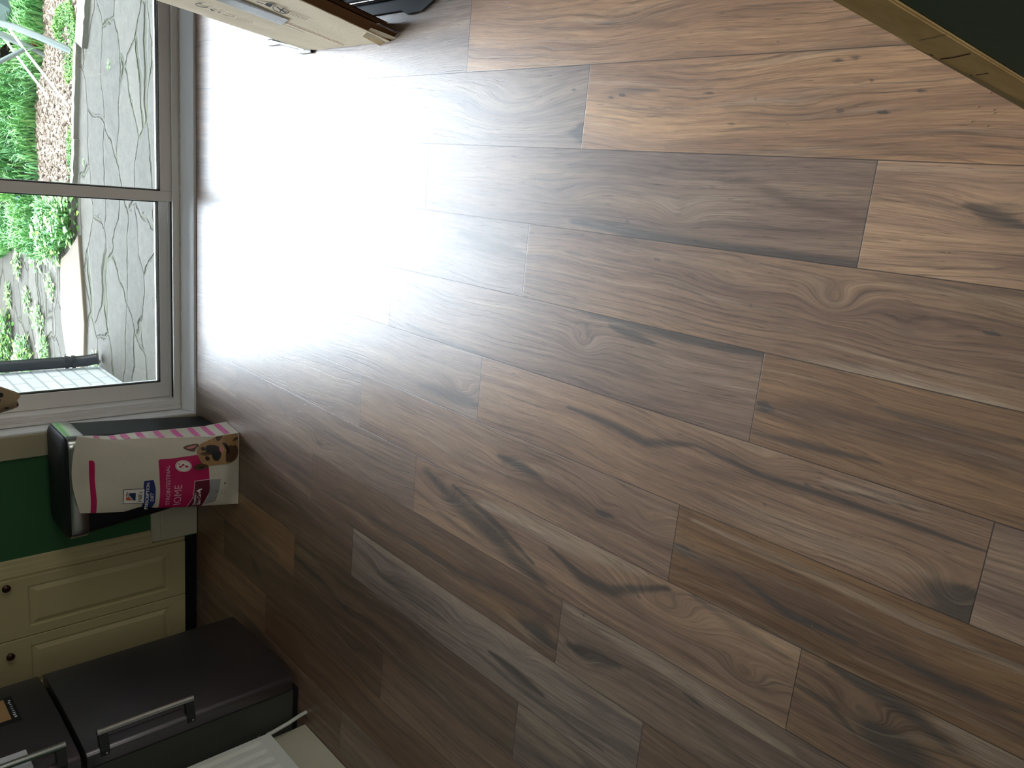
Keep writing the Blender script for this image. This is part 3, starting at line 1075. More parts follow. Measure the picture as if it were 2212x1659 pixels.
for i in range(len(prof)):
    bm.faces.new((v0[i], v1[i], v1[(i + 1) % len(prof)], v0[(i + 1) % len(prof)]))
struct('baseboard_left', bm, M['skirting'])

# ------------------------------------------------------------------ patio door
door = bpy.data.objects.new('door_1', None)
door['kind'] = 'structure'
door.location = (0, 3.76, .015)
door.matrix_world = Matrix.Translation(door.location)
COL.objects.link(door)
fy0, fy1 = YW + .082, YW + .20
bm = bmesh.new()
# outer frame with stepped front
for (xa, xb) in ((DX0 + .004, -1.118), (DX1 - .052, DX1 - .004)):
    s = 1 if xa < 0 else -1
    box(bm, (xa, fy0, .016), (xb, fy1, DTOP - .004), .003)
box(bm, (-1.163, fy0 - .008, .0155), (-1.148, fy0 + .006, DTOP - .004), .002)
box(bm, (-1.138, fy0 - .004, .07), (-1.130, fy0 + .006, DTOP - .03), .002)
box(bm, (DX0 + .0045, fy0 - .001, .0165), (DX1 - .0045, fy0 + .012, .071), .003)
box(bm, (DX0 + .005, fy0 + .004, .0162), (DX1 - .005, fy1 - .001, .060), .002)
box(bm, (DX0 + .004, fy0 + .056, .060), (DX1 - .004, fy0 + .062, .071), .001)
box(bm, (DX0 + .004, fy1 - .010, .060), (DX1 - .004, fy1, .071), .001)
box(bm, (DX0 + .005, fy0 + .001, DTOP - .05), (DX1 - .005, fy1 - .001, DTOP - .005), .003)
obj('door_frame', bm, M['upvc'], door)
obj('track', bx((-1.117, fy0 + .013, .0602), (DX1 - .053, fy0 + .055, .062)), M['channel'], door)
bm = bmesh.new()
tube(bm, [(-1.16 + .02 * i + random.uniform(-.002, .002), fy0 - .012 + random.uniform(-.002, .002) + .006, .0405) for i in range(102)], [random.uniform(.0015, .0036) for i in range(102)], 6)
obj('sealant', bm, M['upvc_dirty'], door, label='stained grey sealant bead')


def panel(name, x0, x1, y0, sw_l, sw_r, zb, rail):
    y1 = y0 + .036
    zt = DTOP - .055
    bm = bmesh.new()
    box(bm, (x0, y0, zb), (x0 + sw_l, y1, zt), .003)
    box(bm, (x1 - sw_r, y0, zb), (x1, y1, zt), .003)
    box(bm, (x0 + sw_l, y0 + .0005, zb), (x1 - sw_r, y1, zb + rail), .003)
    box(bm, (x0 + sw_l, y0 + .0005, zt - rail), (x1 - sw_r, y1, zt), .003)
    s = obj(name, bm, M['upvc'], door)
    ga, gb, gz0, gz1 = x0 + sw_l, x1 - sw_r, zb + rail, zt - rail
    bm = bmesh.new()
    t = .004
    ym = y0 + .004
    for a, b_ in (((ga, ym, gz0), (ga + t, ym + .026, gz1)), ((gb - t, ym, gz0), (gb, ym + .026, gz1)), ((ga, ym, gz0), (gb, ym + .026, gz0 + t)), ((ga, ym, gz1 - t), (gb, ym + .026, gz1))):
        box(bm, a, b_)
    obj('rubber_seal', bm, M['seal'], s)
    bm = bmesh.new()
    box(bm, (ga + t, y0 + .016, gz0 + t), (gb - t, y0 + .030, gz0 + t + .007))
    box(bm, (ga + t, y0 + .016, gz0 + t), (ga + t + .003, y0 + .030, gz1))
    obj('glazing_bead', bm, M['bead'], s)
    obj('glass_pane', bx((ga + t, y0 + .016, gz0 + t), (gb - t, y0 + .0185, gz1 - t)), M['glass'], s)
    return s


panel('fixed_panel', -1.117, -.150, fy0 + .066, .073, .045, .064, .045)
panel('sliding_panel', -.190, DX1 - .054, fy0 + .017, .044, .05, .066, .052)

# ------------------------------------------------------------------ kitchen cupboard by the far wall
YC = YW - .024
cab = thing('kitchen_cabinet', (-2.12, YC, .0), 'cream two door kitchen cupboard with raised panels between the dark fridge and green wall', 'cabinet')
bm = bmesh.new()
box(bm, (-2.635, YC + .0005, .066), (-1.787, YW - .0006, 1.02))
box(bm, (-1.8, YC - .004, .066), (-1.7875, YW - .0006, 1.02), .003)
prism(bm, [(-1.786, YW - .0006), (-1.786, YC), (-1.770, YC + .004), (-1.756, YC + .006), (-1.750, YC + .014), (-1.735, YC + .016), (-1.728, YW - .0006)], .2185, 1.02, axis='z')
obj('carcass', bm, M['cabinet'], cab)
obj('plinth', bx((-2.635, YW - .006, .001), (-1.80, YW - .0006, .065)), M['black'], cab, label='recessed plinth, its black standing for the toe shadow')  # shadow of the toe recess put in as black colour
obj('worktop', bx((-2.64, YC - .03, 1.02), (-1.70, YW - .0006, 1.055), .006), M['cream_paint'], cab)


def cab_door(x0, x1, kx):
    bm = bmesh.new()
    y = YC - .018
    box(bm, (x0, y, .07), (x1, YC, 1.01), .003)
    a, b_, z0, z1 = x0 + .045, x1 - .045, .150, .745
    # raised-and-fielded panel: groove, slope, field
    rings = [((a, b_, z0, z1), y - .0002), ((a + .004, b_ - .004, z0 + .004, z1 - .004), y + .007), ((a + .010, b_ - .010, z0 + .010, z1 - .010), y + .007), ((a + .030, b_ - .030, z0 + .030, z1 - .030), y - .001)]
    vs = []
    for (p, q, s, t), yy in rings:
        vs.append([bm.verts.new(v) for v in ((p, yy, s), (q, yy, s), (q, yy, t), (p, yy, t))])
    # cut the face: remove slab front by simply laying the frame proud of the groove
    o = (a - .0001, b_ + .0001, z0 - .0001, z1 + .0001)
    for r0, r1 in zip(vs, vs[1:]):
        for k in range(4):
            bm.faces.new((r0[k], r0[(k + 1) % 4], r1[(k + 1) % 4], r1[k]))
    bm.faces.new(vs[-1])
    # find the slab front face and open it
    fr = [f_ for f_ in bm.faces if len(f_.verts) == 4 and all(abs(v.co.y - y) < 1e-5 for v in f_.verts) and f_.calc_area() > .1]
    if fr:
        f_ = fr[0]
        fv = sorted(f_.verts[:], key=lambda v: (v.co.z, v.co.x))
        bl, br, tl, tr = fv[0], fv[1], fv[2], fv[3]
        bm.faces.remove(f_)
        outer = [bl, br, tr, tl]
        for k in range(4):
            bm.faces.new((outer[k], outer[(k + 1) % 4], vs[0][(k + 1) % 4], vs[0][k]))
    d = obj('door', bm, M['cabinet'], cab)
    bm = bmesh.new()
    prof = [(.006, 0), (.006, .012), (.016, .020), (.017, .026), (.012, .031), (0.0005, .033)]
    seg = 16
    rg_ = [[bm.verts.new((kx + r_ * math.cos(2 * PI * k / seg), y - h_, .828 + r_ * math.sin(2 * PI * k / seg))) for k in range(seg)] for r_, h_ in prof]
    for p, q in zip(rg_, rg_[1:]):
        for k in range(seg):
            bm.faces.new((p[k], p[(k + 1) % seg], q[(k + 1) % seg], q[k]))
    bm.faces.new(rg_[-1])
    obj('knob', bm, M['knob'], d, smooth=True)


cab_door(-2.087, -1.803, -1.825)
cab_door(-2.375, -2.091, -2.150)
cab_door(-2.634, -2.379, -2.60)

# ------------------------------------------------------------------ fridge freezer
fr = thing('fridge_freezer', (-2.3, 2.85, 0), 'dark grey fridge freezer with two bar handles, left of the cream cupboard', 'fridge')
FN, FF, FX = 2.545, 3.115, -1.985
obj('body', bx((-2.62, FN + .012, .03), (FX - .072, FF - .01, 1.85), .006), M['fridge_side'], fr)
bm = bmesh.new()
box(bm, (-2.60, FN + .03, .0005), (FX - .085, FF - .03, .030))
obj('base', bm, M['black'], fr)
obj('gasket', bx((FX - .0715, FN + .02, .04), (FX - .058, FF - .02, 1.84)), M['black'], fr)


def fdoor(name, z0, z1):
    # gently bowed front with rounded vertical edges
    out = []
    n = 14
    for i in range(n + 1):
        t = i / n
        y = FN + (FF - FN) * t
        edge = min(t, 1 - t) * (FF - FN)
        r = .022
        d = 0 if edge > r else r - math.sqrt(max(0, r * r - (r - edge) ** 2))
        out.append((FX + .010 * (1 - (2 * t - 1) ** 2) - d, y))
    # extra points in the rounded edges
    pts = []
    for q in (0, .0015, .004, .008, .013, .018, .024):
        d = .022 - math.sqrt(max(0, .022 ** 2 - (.022 - min(q, .022)) ** 2))
        pts.append((FX - d, FN + q))
    for i in range(1, n):
        t = i / n
        y = FN + (FF - FN) * t
        if y < FN + .026 or y > FF - .026:
            continue
        pts.append((FX + .012 * (1 - (2 * t - 1) ** 2), y))
    for q in (.024, .018, .013, .008, .004, .0015, 0):
        d = .022 - math.sqrt(max(0, .022 ** 2 - (.022 - min(q, .022)) ** 2))
        pts.append((FX - d, FF - q))
    pts += [(FX - .057, FF), (FX - .057, FN)]
    bm = bmesh.new()
    prism(bm, pts, z0, z1, bev=.004)
    return obj(name, bm, M['fridge'], fr, smooth=True)


d1 = fdoor('lower_door', .042, .806)
d2 = fdoor('upper_door', .822, 1.84)


def fhandle(par, z0, z1):
    hx, hy = -1.935, 2.572
    bm = bmesh.new()
    tube(bm, [(hx, hy, z0), (hx + .001, hy, (z0 + z1) / 2), (hx, hy, z1)], .0115, 16)
    h = obj('handle', bm, M['steel'], par, smooth=True, label='brushed steel handle bar')
    for z in (z0 + .002, z1 - .032):
        bm = bmesh.new()
        prism(bm, [(hx - .004, hy - .010), (hx - .004, hy + .010), (FX - .012, FN + .026), (FX - .030, FN - .0005), (FX - .006, FN - .006)], z, z + .030, bev=.002)
        obj('bracket', bm, M['black'], h)
        bm = bmesh.new()
        tube(bm, [(FX - .018, FN - .0005, z + .011), (FX - .018, FN - .006, z + .011)], .0035, 10)
        obj('screw', bm, M['chrome'], h)


fhandle(d1, .435, .765)
fhandle(d2, .862, 1.18)
# black strip standing in for a thin shadow line near the door edge
obj('shadow_line', bx((FX - .0005, FN + .050, .47), (FX + .0045, FN + .053, .73)), M['black'], d1)

# print and note held on the upper door by magnets
XF = FX + .010
mg = thing('fridge_magnet', (XF, 2.90, .95), 'black bordered picture magnet on the upper fridge door', 'magnet')
A0 = atx(48, 1560, XF)
yl, yr, zb = 2.845, 3.005, .932
obj('board', bx((XF + .0005, yl - .004, zb), (XF + .005, yr, 1.07), .001), M['black'], mg)
bm = bmesh.new()
box(bm, (XF + .0051, yl + .016, zb + .028), (XF + .0056, yr - .014, 1.06))
obj('picture', bm, M['bag_tan'], mg, label='faded tan and cream picture')
bm = bmesh.new()
for i in range(9):
    y = yl + .02 + i * .0135
    box(bm, (XF + .0051, y, zb + .009 + random.uniform(0, .003)), (XF + .0057, y + random.uniform(.004, .008), zb + .016 + random.uniform(0, .003)))
obj('caption', bm, M['paper'], mg)
pn = thing('paper_note', (XF, 2.70, .95), 'white printed paper note stuck beside the picture magnet', 'note')
obj('sheet', bx((XF - .006, 2.575, .957), (XF - .005 + .0035, 2.765, 1.16)), M['paper'], pn)
bm = bmesh.new()
for i in range(5):
    for k in range(1 + i % 2):
        box(bm, (XF - .0014, 2.60 + k * .045, .985 + i * .022), (XF - .0011, 2.625 + k * .045, .986 + i * .022))
obj('lettering', bm, M['ink'], pn)

# ------------------------------------------------------------------ radiator on the left wall
rd = thing('radiator', (-2.17, 1.85, .0), 'white ribbed panel radiator on the wall beside the fridge', 'radiator')
RY1, RX, RZ = 2.452, -2.120, .185
bm = bmesh.new()
# ribbed front panel: cross-section in (y), ribs raised between top and bottom
ny = 0
y = RY1
ys = [RY1]
prof = []
RB, RT = .238, .74
rows = [(.185, 'e'), (.190, 'f'), (.200, 'f'), (.238, 'f'), (.262, 'r'), (.70, 'r'), (.72, 'f'), (.77, 'f'), (.775, 'e')]
cols = [(RY1, 0), (RY1 - .004, 1)]
yy = RY1 - .026
while yy > 1.10:
    for dy, dv in ((0, 0), (.006, -.6), (.012, -1), (.020, -1), (.026, -.6), (.032, 0)):
        cols.append((yy - dy, 1 + (dv if dv else 0) * 1.0 if dv else 1))
    yy -= .0505
cols += [(yy, 1), (1.08, 0)]
grid = []
for z, kd in rows:
    line = []
    for y, c in cols:
        groove = 0
        if c < 1 and y not in (RY1, 1.08):
            groove = (1 - c)
        x = RX
        if kd == 'e' or c == 0 and y in (RY1, 1.08):
            x = RX - .010
        if kd == 'r':
            x -= .009 * groove
        line.append(bm.verts.new((x, y, z)))
    grid.append(line)
for a, b_ in zip(grid, grid[1:]):
    for k in range(len(cols) - 1):
        bm.faces.new((a[k], a[k + 1], b_[k + 1], b_[k]))
obj('front_panel', bm, M['rad'], rd)
obj('back_panel', bx((-2.195, 1.09, .195), (-2.180, RY1 - .012, .765), .004), M['rad'], rd)
bm = bmesh.new()
box(bm, (-2.182, RY1 - .010, .195), (RX - .012, RY1 - .006, .765))
box(bm, (-2.182, 1.085, .195), (RX - .012, 1.089, .765))
box(bm, (-2.182, 1.089, .762), (RX - .012, RY1 - .010, .770))
box(bm, (-2.2215, 2.3, .3), (-2.195, 2.33, .7))
obj('side_cover', bm, M['rad'], rd)
bm = bmesh.new()
tube(bm, [(-2.150, RY1 + .010, .205), (-2.150, RY1 + .022, .200), (-2.148, RY1 + .024, .16), (-2.144, RY1 + .032, .09), (-2.142, RY1 + .046, .03), (-2.142, RY1 + .05, .001)], .0075, 12)
obj('pipe', bm, M['rad'], rd, smooth=True)
bm = bmesh.new()
tube(bm, [(-2.150, RY1 - .004, .208), (-2.150, RY1 + .016, .208)], .011, 12)
tube(bm, [(-2.150, RY1 + .022, .19), (-2.150, RY1 + .022, .235)], .010, 12)
tube(bm, [(-2.150, RY1 + .018, .246), (-2.150, RY1 + .030, .246)], .008, 10)
tube(bm, [(-2.136, RY1 + .012, .226), (-2.128, RY1 + .016, .226)], .006, 10)
obj('valve', bm, M['chrome'], rd, smooth=True, label='chrome valve')

# ------------------------------------------------------------------ waste bin
bn = thing('waste_bin', (-1.33, 3.46, 0), 'black rectangular waste bin with a steel band, standing behind the pet food sack', 'bin')


def sec(x0, x1, y0, y1, r):
    return rrect(x0, x1, y0, y1, r, 6)


def lerp_sec(t, inset=0.0):
    a = (-1.495, -1.165, 3.345, 3.590)
    b_ = (-1.540, -1.108, 3.285, 3.560)
    q = [a[i] * (1 - t) + b_[i] * t for i in range(4)]
    return sec(q[0] + inset, q[1] - inset, q[2] + inset, q[3] - inset, .045)


bm = bmesh.new()
loft(bm, [(lerp_sec(0, .004), .001), (lerp_sec(0), .006), (lerp_sec(.5), .29), (lerp_sec(.97, .003), .574)])
obj('body', bm, M['bin'], bn, smooth=True)
bm = bmesh.new()
loft(bm, [(lerp_sec(.98, -.001), .575), (lerp_sec(1.0, -.002), .578), (lerp_sec(1.03, -.002), .636), (lerp_sec(1.03, 0), .640)])
obj('steel_band', bm, M['steel'], bn, smooth=True)
bm = bmesh.new()
loft(bm, [(lerp_sec(1.03, .003), .6405), (lerp_sec(1.03, .003), .646), (lerp_sec(1.03, .010), .652)])
obj('lid', bm, M['bin'], bn, smooth=True)

# ------------------------------------------------------------------ pet food sack
sk = thing('pet_food_sack', (-1.29, 3.2, 0), 'white and magenta dog food sack leaning on the black waste bin', 'bag')
BW0, BW1, BH = -1.462, -1.130, .618      # front face left, right, height


def front_plane(z):
    return 3.152 + .088 * (z / BH)


def wob(x, z):
    return mnoise.noise(Vector((x * 9, z * 7, 3.1)))


def edges(z):
    """left and right x of the front face at height z, read off the picture"""
    t = z / BH
    L = [(-.001, -1.463), (.208, -1.444), (.34, -1.428), (.395, -1.412), (.46, -1.425), (.55, -1.415), (.62, -1.405)]
    R = [(-.001, -1.130), (.10, -1.136), (.30, -1.123), (.40, -1.115), (.50, -1.110), (.62, -1.083)]

    def ip(T):
        for (a, p), (b_, q) in zip(T, T[1:]):
            if z <= b_:
                return p + (q - p) * (z - a) / (b_ - a)
        return T[-1][1]
    return ip(L), ip(R)


def surf(x, z):
    """front of the sack: leaning plane with a filled belly and creases"""
    l, r = edges(max(0, min(z, BH)))
    u = (x - l) / (r - l)
    u = max(0, min(1, u))
    t = max(0, min(1, z / BH))
    belly = .040 * math.sin(PI * u) ** .7 * (1 - t) ** .45 * min(1, t * 9) if 0 < t < 1 else 0
    crease = .006 * wob(x, z) * math.sin(PI * u) * min(1, t * 5)
    return front_plane(z) - belly - crease


def bagpt(zx, zy):
    """crop coordinates -> (x, z) on the sack's leaning front plane"""
    px_, py_ = 90 + zx / 4.88, 860 + zy / 4.88
    u = ray(px_, py_)
    # Y = 3.152 + .088*z/BH ; z = H + u.z t ; Y = u.y t
    k = .088 / BH
    t = (3.152 + k * H) / (u.y - k * u.z)
    return u.x * t, H + u.z * t


nu, nv = 30, 52
bm = bmesh.new()
FG, BG = [], []
for j in range(nv + 1):
    z = .002 + (BH - .002) * j / nv
    l, r = edges(z)
    t = j / nv
    # rounded top line
    FG.append([])
    BG.append([])
    depth = .132 * (1 - t) ** .62 + .004
    for i in range(nu + 1):
        u = i / nu
        x = l + (r - l) * u
        ztop = z + (.024 * math.sin(PI * u) * max(0, t - .8) / .2)
        FG[-1].append(bm.verts.new((x, surf(x, ztop), ztop)))
        yb = front_plane(z) + depth
        yb = min(yb, 3.330 - .055 * t)
        bu = .012 * math.sin(PI * u) * (1 - t)
        BG[-1].append(bm.verts.new((x + (.012 * (2 * u - 1)) * (1 - t), yb, ztop)))
for G_ in (FG, BG):
    for a, b_ in zip(G_, G_[1:]):
        for k in range(nu):
            bm.faces.new((a[k], a[k + 1], b_[k + 1], b_[k]))
for k in range(nu):
    bm.faces.new((FG[0][k], FG[0][k + 1], BG[0][k + 1], BG[0][k]))
    bm.faces.new((FG[-1][k], FG[-1][k + 1], BG[-1][k + 1], BG[-1][k]))
# gussets on both sides with a centre fold
for side in (0, nu):
    mid = []
    for j in range(nv + 1):
        a, b_ = FG[j][side].co, BG[j][side].co
        t = j / nv
        ins = (.003 if side else -.012) * min(1, t * 2.2) * (1 - t * .6)
        w_ = .004 * math.sin(j * 1.1) * t
        mid.append(bm.verts.new(((a.x + b_.x) / 2 - ins + w_, (a.y + b_.y) / 2, a.z)))
    for j in range(nv):
        bm.faces.new((FG[j][side], FG[j + 1][side], mid[j + 1], mid[j]))
        bm.faces.new((mid[j], mid[j + 1], BG[j + 1][side], BG[j][side]))
    bm.faces.new((FG[0][side], mid[0], BG[0][side]))
    bm.faces.new((FG[-1][side], mid[-1], BG[-1][side]))
    if side:
        GM = [v.co.copy() for v in mid]
        GF = [FG[j][side].co.copy() for j in range(nv + 1)]
        GB = [BG[j][side].co.copy() for j in range(nv + 1)]
obj('sack_body', bm, M['bag_white'], sk, smooth=True)

layer = [0]


def art(name, pts, mat_, parent=sk, off=None, crop=True, sub=True, **kw):
    """a printed shape lying on the sack's front; pts in crop coordinates"""
    layer[0] += 1
    o_ = off if off is not None else .0006 + layer[0] * .00006
    P = [bagpt(*p) for p in pts] if crop else pts
    bm = bmesh.new()
    vs = [bm.verts.new((p[0], 0, p[1])) for p in P]
    f_ = bm.faces.new(vs)
    bmesh.ops.triangulate(bm, faces=[f_])
    if sub:
        # slice into a fine grid so it follows the belly
        xs = [p[0] for p in P]
        zs = [p[1] for p in P]
        x = math.floor(min(xs) / .006) * .006 + .006
        while x < max(xs):
            bmesh.ops.bisect_plane(bm, geom=bm.verts[:] + bm.edges[:] + bm.faces[:], plane_co=(x, 0, 0), plane_no=(1, 0, 0))
            x += .006
        z = math.floor(min(zs) / .006) * .006 + .006
        while z < max(zs):
            bmesh.ops.bisect_plane(bm, geom=bm.verts[:] + bm.edges[:] + bm.faces[:], plane_co=(0, 0, z), plane_no=(0, 0, 1))
            z += .006
    for v in bm.verts:
        l, r = edges(max(0, min(BH, v.co.z)))
        v.co.x = max(l + .0005, min(r - .0005, v.co.x))
        v.co.y = surf(v.co.x, v.co.z) - o_
    return obj(name, bm, M[mat_], parent, **kw)


def circ(cx, cy, rx, ry, n=28):
    return [(cx + rx * math.cos(2 * PI * k / n), cy + ry * math.sin(2 * PI * k / n)) for k in range(n)]


def smoothpoly(pts, it=2):
    for _ in range(it):
        out = []
        for i in range(len(pts)):
            a, b_ = pts[i], pts[(i + 1) % len(pts)]
            out.append((a[0] * .75 + b_[0] * .25, a[1] * .75 + b_[1] * .25))
            out.append((a[0] * .25 + b_[0] * .75, a[1] * .25 + b_[1] * .75))
        pts = out
    return pts


def bagtext(s, L, R, top, mat_, parent, bold=.0, shear=0.0):
    """lettering from L to R along its baseline; top = a point at cap height; all crop coordinates"""
    layer[0] += 1
    a, b_, c = [Vector((*bagpt(*p), 0)) for p in (L, R, top)]
    cu = bpy.data.curves.new('lettering', 'FONT')
    cu.body = s
    cu.size = 1
    cu.offset = bold
    cu.shear = shear
    cu.resolution_u = 3
    tmp = bpy.data.objects.new('lettering', cu)
    COL.objects.link(tmp)
    bpy.context.view_layer.update()
    me = bpy.data.meshes.new_from_object(tmp.evaluated_get(bpy.context.evaluated_depsgraph_get()))
    bpy.data.objects.remove(tmp)
    xs = [v.co.x for v in me.vertices]
    x0, x1 = min(xs), max(xs)
    cap = .70
    ex = (b_ - a)
    ey = (c - a) - ex * ((c - a).dot(ex) / ex.dot(ex))
    for v in me.vertices:
        p = a + ex * ((v.co.x - x0) / (x1 - x0)) + ey * (v.co.y / cap)
        v.co = (p.x, surf(p.x, p.y) - (.0013 + layer[0] * .00006), p.y)
    me.materials.append(M[mat_])
    me.name = 'lettering'
    o = bpy.data.objects.new('lettering', me)
    COL.objects.link(o)
    o.parent = parent
    o.matrix_parent_inverse = parent.matrix_world.inverted()
    return o


art('stripe', [(487, 650), (530, 648), (548, 672), (552, 860), (560, 940), (575, 1080), (574, 1296), (513, 1300), (512, 1100), (500, 900), (490, 780)], 'bag_magenta')
pm = art('magenta_panel', [(1225, 626), (1300, 622), (1480, 616), (1560, 595), (1612, 578), (1630, 600), (1640, 700), (1728, 700), (1735, 832), (1740, 960), (1700, 1080), (1665, 1162), (1520, 1172), (1400, 1186), (1192, 1200), (1205, 1165), (1228, 1140), (1226, 960), (1215, 800), (1208, 640)], 'bag_magenta')
art('white_outline', [(1578, 846), (1735, 824), (1742, 960), (1702, 1084), (1665, 1164), (1512, 1174), (1530, 1120), (1570, 1030)], 'bag_rose', pm)
wp = art('wine_panel', [(1586, 853), (1735, 832), (1740, 960), (1700, 1080), (1665, 1163), (1522, 1171), (1540, 1120), (1577, 1032)], 'bag_wine', pm)
bagtext('Digestive /', (1612, 1118), (1605, 975), (1580, 1118), 'bag_text', wp, bold=.02)
bagtext('Skin Care', (1660, 1112), (1648, 960), (1626, 1112), 'bag_text', wp, bold=.02)
art('dog_icon', smoothpoly([(1600, 960), (1612, 945), (1650, 925), (1665, 935), (1640, 950), (1632, 975), (1618, 962)], 1), 'bag_text', wp)
bagtext('STROINTESTINAL', (1334, 1112), (1322, 684), (1294, 1112), 'bag_rose', pm, bold=.01)
bagtext('IOME', (1452, 1108), (1450, 888), (1374, 1108), 'bag_rose', pm)
sealp = art('seal', circ(1465, 693, 84, 60, 32), 'bag_text', pm)
art('seal_ring', circ(1465, 693, 76, 54, 32), 'bag_magenta', sealp)
art('seal_face', circ(1465, 693, 73, 51, 32), 'bag_text', sealp)
for cx, cy, rr_ in ((1420, 672, 8), (1432, 700, 14), (1462, 680, 13), (1500, 697, 15), (1450, 690, 8), (1482, 690, 8), (1457, 714, 5)):
    art('molecule', circ(cx, cy, rr_, rr_ * .75, 14), 'bag_magenta', sealp, sub=False)
bl = art('blue_label', [(1055, 852), (1150, 838), (1160, 860), (1180, 935), (1182, 1090), (1160, 1140), (1118, 1190), (1055, 1190), (1052, 1000)], 'bag_blue')
bagtext('PRESCRIPTION', (1112, 1166), (1113, 868), (1080, 1166), 'bag_text', bl, bold=.02)
bagtext('DIET', (1165, 1074), (1160, 976), (1132, 1074), 'bag_text', bl, bold=.01, shear=.2)
lgb = art('logo_border', [(843, 945), (1067, 934), (1071, 1103), (846, 1103)], 'bag_ink')
art('logo_card', [(849, 950), (1063, 939), (1066, 1097), (851, 1098)], 'bag_text', lgb)
art('logo_navy', [(900, 985), (975, 982), (977, 1068), (955, 1062), (925, 1030), (905, 1005)], 'bag_navy', lgb)
art('logo_orange', [(875, 1030), (905, 1030), (935, 1066), (877, 1066)], 'bag_orange', lgb)
art('logo_swoosh', [(872, 985), (888, 962), (893, 985), (905, 1015), (930, 1045), (975, 1074), (930, 1062), (895, 1025)], 'bag_grey', lgb)
art('logo_red', [(872, 990), (880, 1000), (886, 1024), (873, 1024)], 'bag_orange', lgb)
bagtext("Hill's", (1044, 1078), (1044, 965), (998, 1078), 'bag_ink', lgb)
# small print block and marks near the foot
sp_ = art('small_print', [(1740, 832), (1845, 822), (1835, 960), (1790, 1085), (1700, 1108), (1735, 1000)], 'bag_grey')
for i in range(7):
    x = 1748 + i * 14
    art('print_line', [(x - 4 - i, 930 + 4 * i), (x + 1 - i, 930 + 4 * i), (x - 20, 1085 - 2 * i), (x - 25, 1085 - 2 * i)], 'bag_ink' if i < 4 else 'bag_brown', sp_, sub=False)
art('triangle_mark', [(1880, 860), (1905, 860), (1893, 878)], 'bag_ink', sub=False)
art('recycling_mark', circ(1885, 965, 22, 28, 20), 'bag_grey', sub=False)
art('recycling_mark_centre', circ(1885, 965, 17, 22, 20), 'bag_white', sub=False)
# dog portrait printed at the lower right
dg = art('dog_portrait', smoothpoly([(1640, 475), (1720, 445), (1830, 438), (1828, 400), (1862, 352), (1950, 332), (2063, 312), (2066, 480), (2066, 590), (2040, 640), (1965, 665), (1870, 668), (1765, 682), (1700, 690), (1650, 660), (1622, 600), (1605, 545)], 2), 'bag_tan')
art('brow', smoothpoly([(1640, 560), (1680, 545), (1760, 545), (1765, 575), (1700, 585), (1650, 580)], 1), 'bag_brown', dg)
art('throat', smoothpoly([(1900, 560), (1960, 480), (2010, 470), (2066, 520), (2060, 600), (1990, 655), (1920, 650)], 1), 'bag_brown', dg)
art('throat_light', smoothpoly([(1970, 400), (2050, 380), (2060, 460), (2000, 500), (1965, 470)], 1), 'bag_tan', dg)
art('ruff', smoothpoly([(1826, 440), (1830, 395), (1866, 350), (1950, 333), (2000, 330), (1930, 370), (1880, 420), (1850, 445)], 1), 'bag_brown', dg)
art('ear', smoothpoly([(1466, 512), (1500, 488), (1610, 466), (1650, 478), (1600, 520), (1590, 548), (1530, 540)], 1), 'bag_brown', dg)
art('ear_inner', smoothpoly([(1500, 505), (1590, 485), (1620, 480), (1585, 510), (1520, 522)], 1), 'bag_tongue', dg)
art('ear', smoothpoly([(1552, 712), (1610, 662), (1690, 668), (1735, 690), (1690, 720), (1620, 736)], 1), 'bag_brown', dg)
art('ear_inner', smoothpoly([(1600, 712), (1650, 690), (1690, 695), (1660, 715)], 1), 'bag_dark', dg)
art('mask', smoothpoly([(1700, 500), (1735, 478), (1830, 482), (1872, 520), (1862, 580), (1836, 632), (1795, 640), (1768, 615), (1762, 565), (1700, 556)], 2), 'bag_dark', dg)
art('nose', smoothpoly([(1770, 560), (1820, 548), (1840, 590), (1815, 622), (1780, 610)], 2), 'bag_ink', dg)
art('eye', smoothpoly([(1655, 500), (1690, 498), (1705, 520), (1680, 542), (1655, 530)], 1), 'bag_dark', dg)
art('eye', smoothpoly([(1690, 590), (1730, 590), (1740, 622), (1712, 640), (1690, 618)], 1), 'bag_dark', dg)
art('tongue', smoothpoly([(1845, 492), (1885, 490), (1898, 530), (1870, 560), (1850, 540)], 2), 'bag_tongue', dg)
art('mouth', smoothpoly([(1878, 452), (1925, 460), (1955, 510), (1955, 575), (1930, 590), (1918, 520), (1895, 480)], 1), 'bag_dark', dg)
art('fur_patch', smoothpoly([(1900, 600), (1935, 540), (1950, 600), (1930, 650), (1905, 640)], 1), 'bag_brown', dg)  # darker brown fur in the printed portrait
art('fur_patch', smoothpoly([(2010, 420), (2063, 400), (2066, 430), (2000, 450)], 1), 'bag_brown', dg)
# pink bands down the right gusset
for z0 in (.045, .105, .165, .235, .305, .375, .43, .485, .535):
    bm = bmesh.new()
    j0 = int(z0 / BH * nv)
    rows_ = []
    for j in range(j0, min(nv, j0 + 3)):
        a, m_, b_ = GF[j], GM[j], GB[j]
        n_ = Vector((1, 0, 0)) * .0012
        rows_.append([bm.verts.new(a.lerp(m_, .14) + n_), bm.verts.new(m_ + n_), bm.verts.new(m_.lerp(b_, .9) + n_)])
    for a, b_ in zip(rows_, rows_[1:]):
        for k in range(2):
            bm.faces.new((a[k], a[k + 1], b_[k + 1], b_[k]))
    obj('gusset_band', bm, M['bag_pink'], sk)

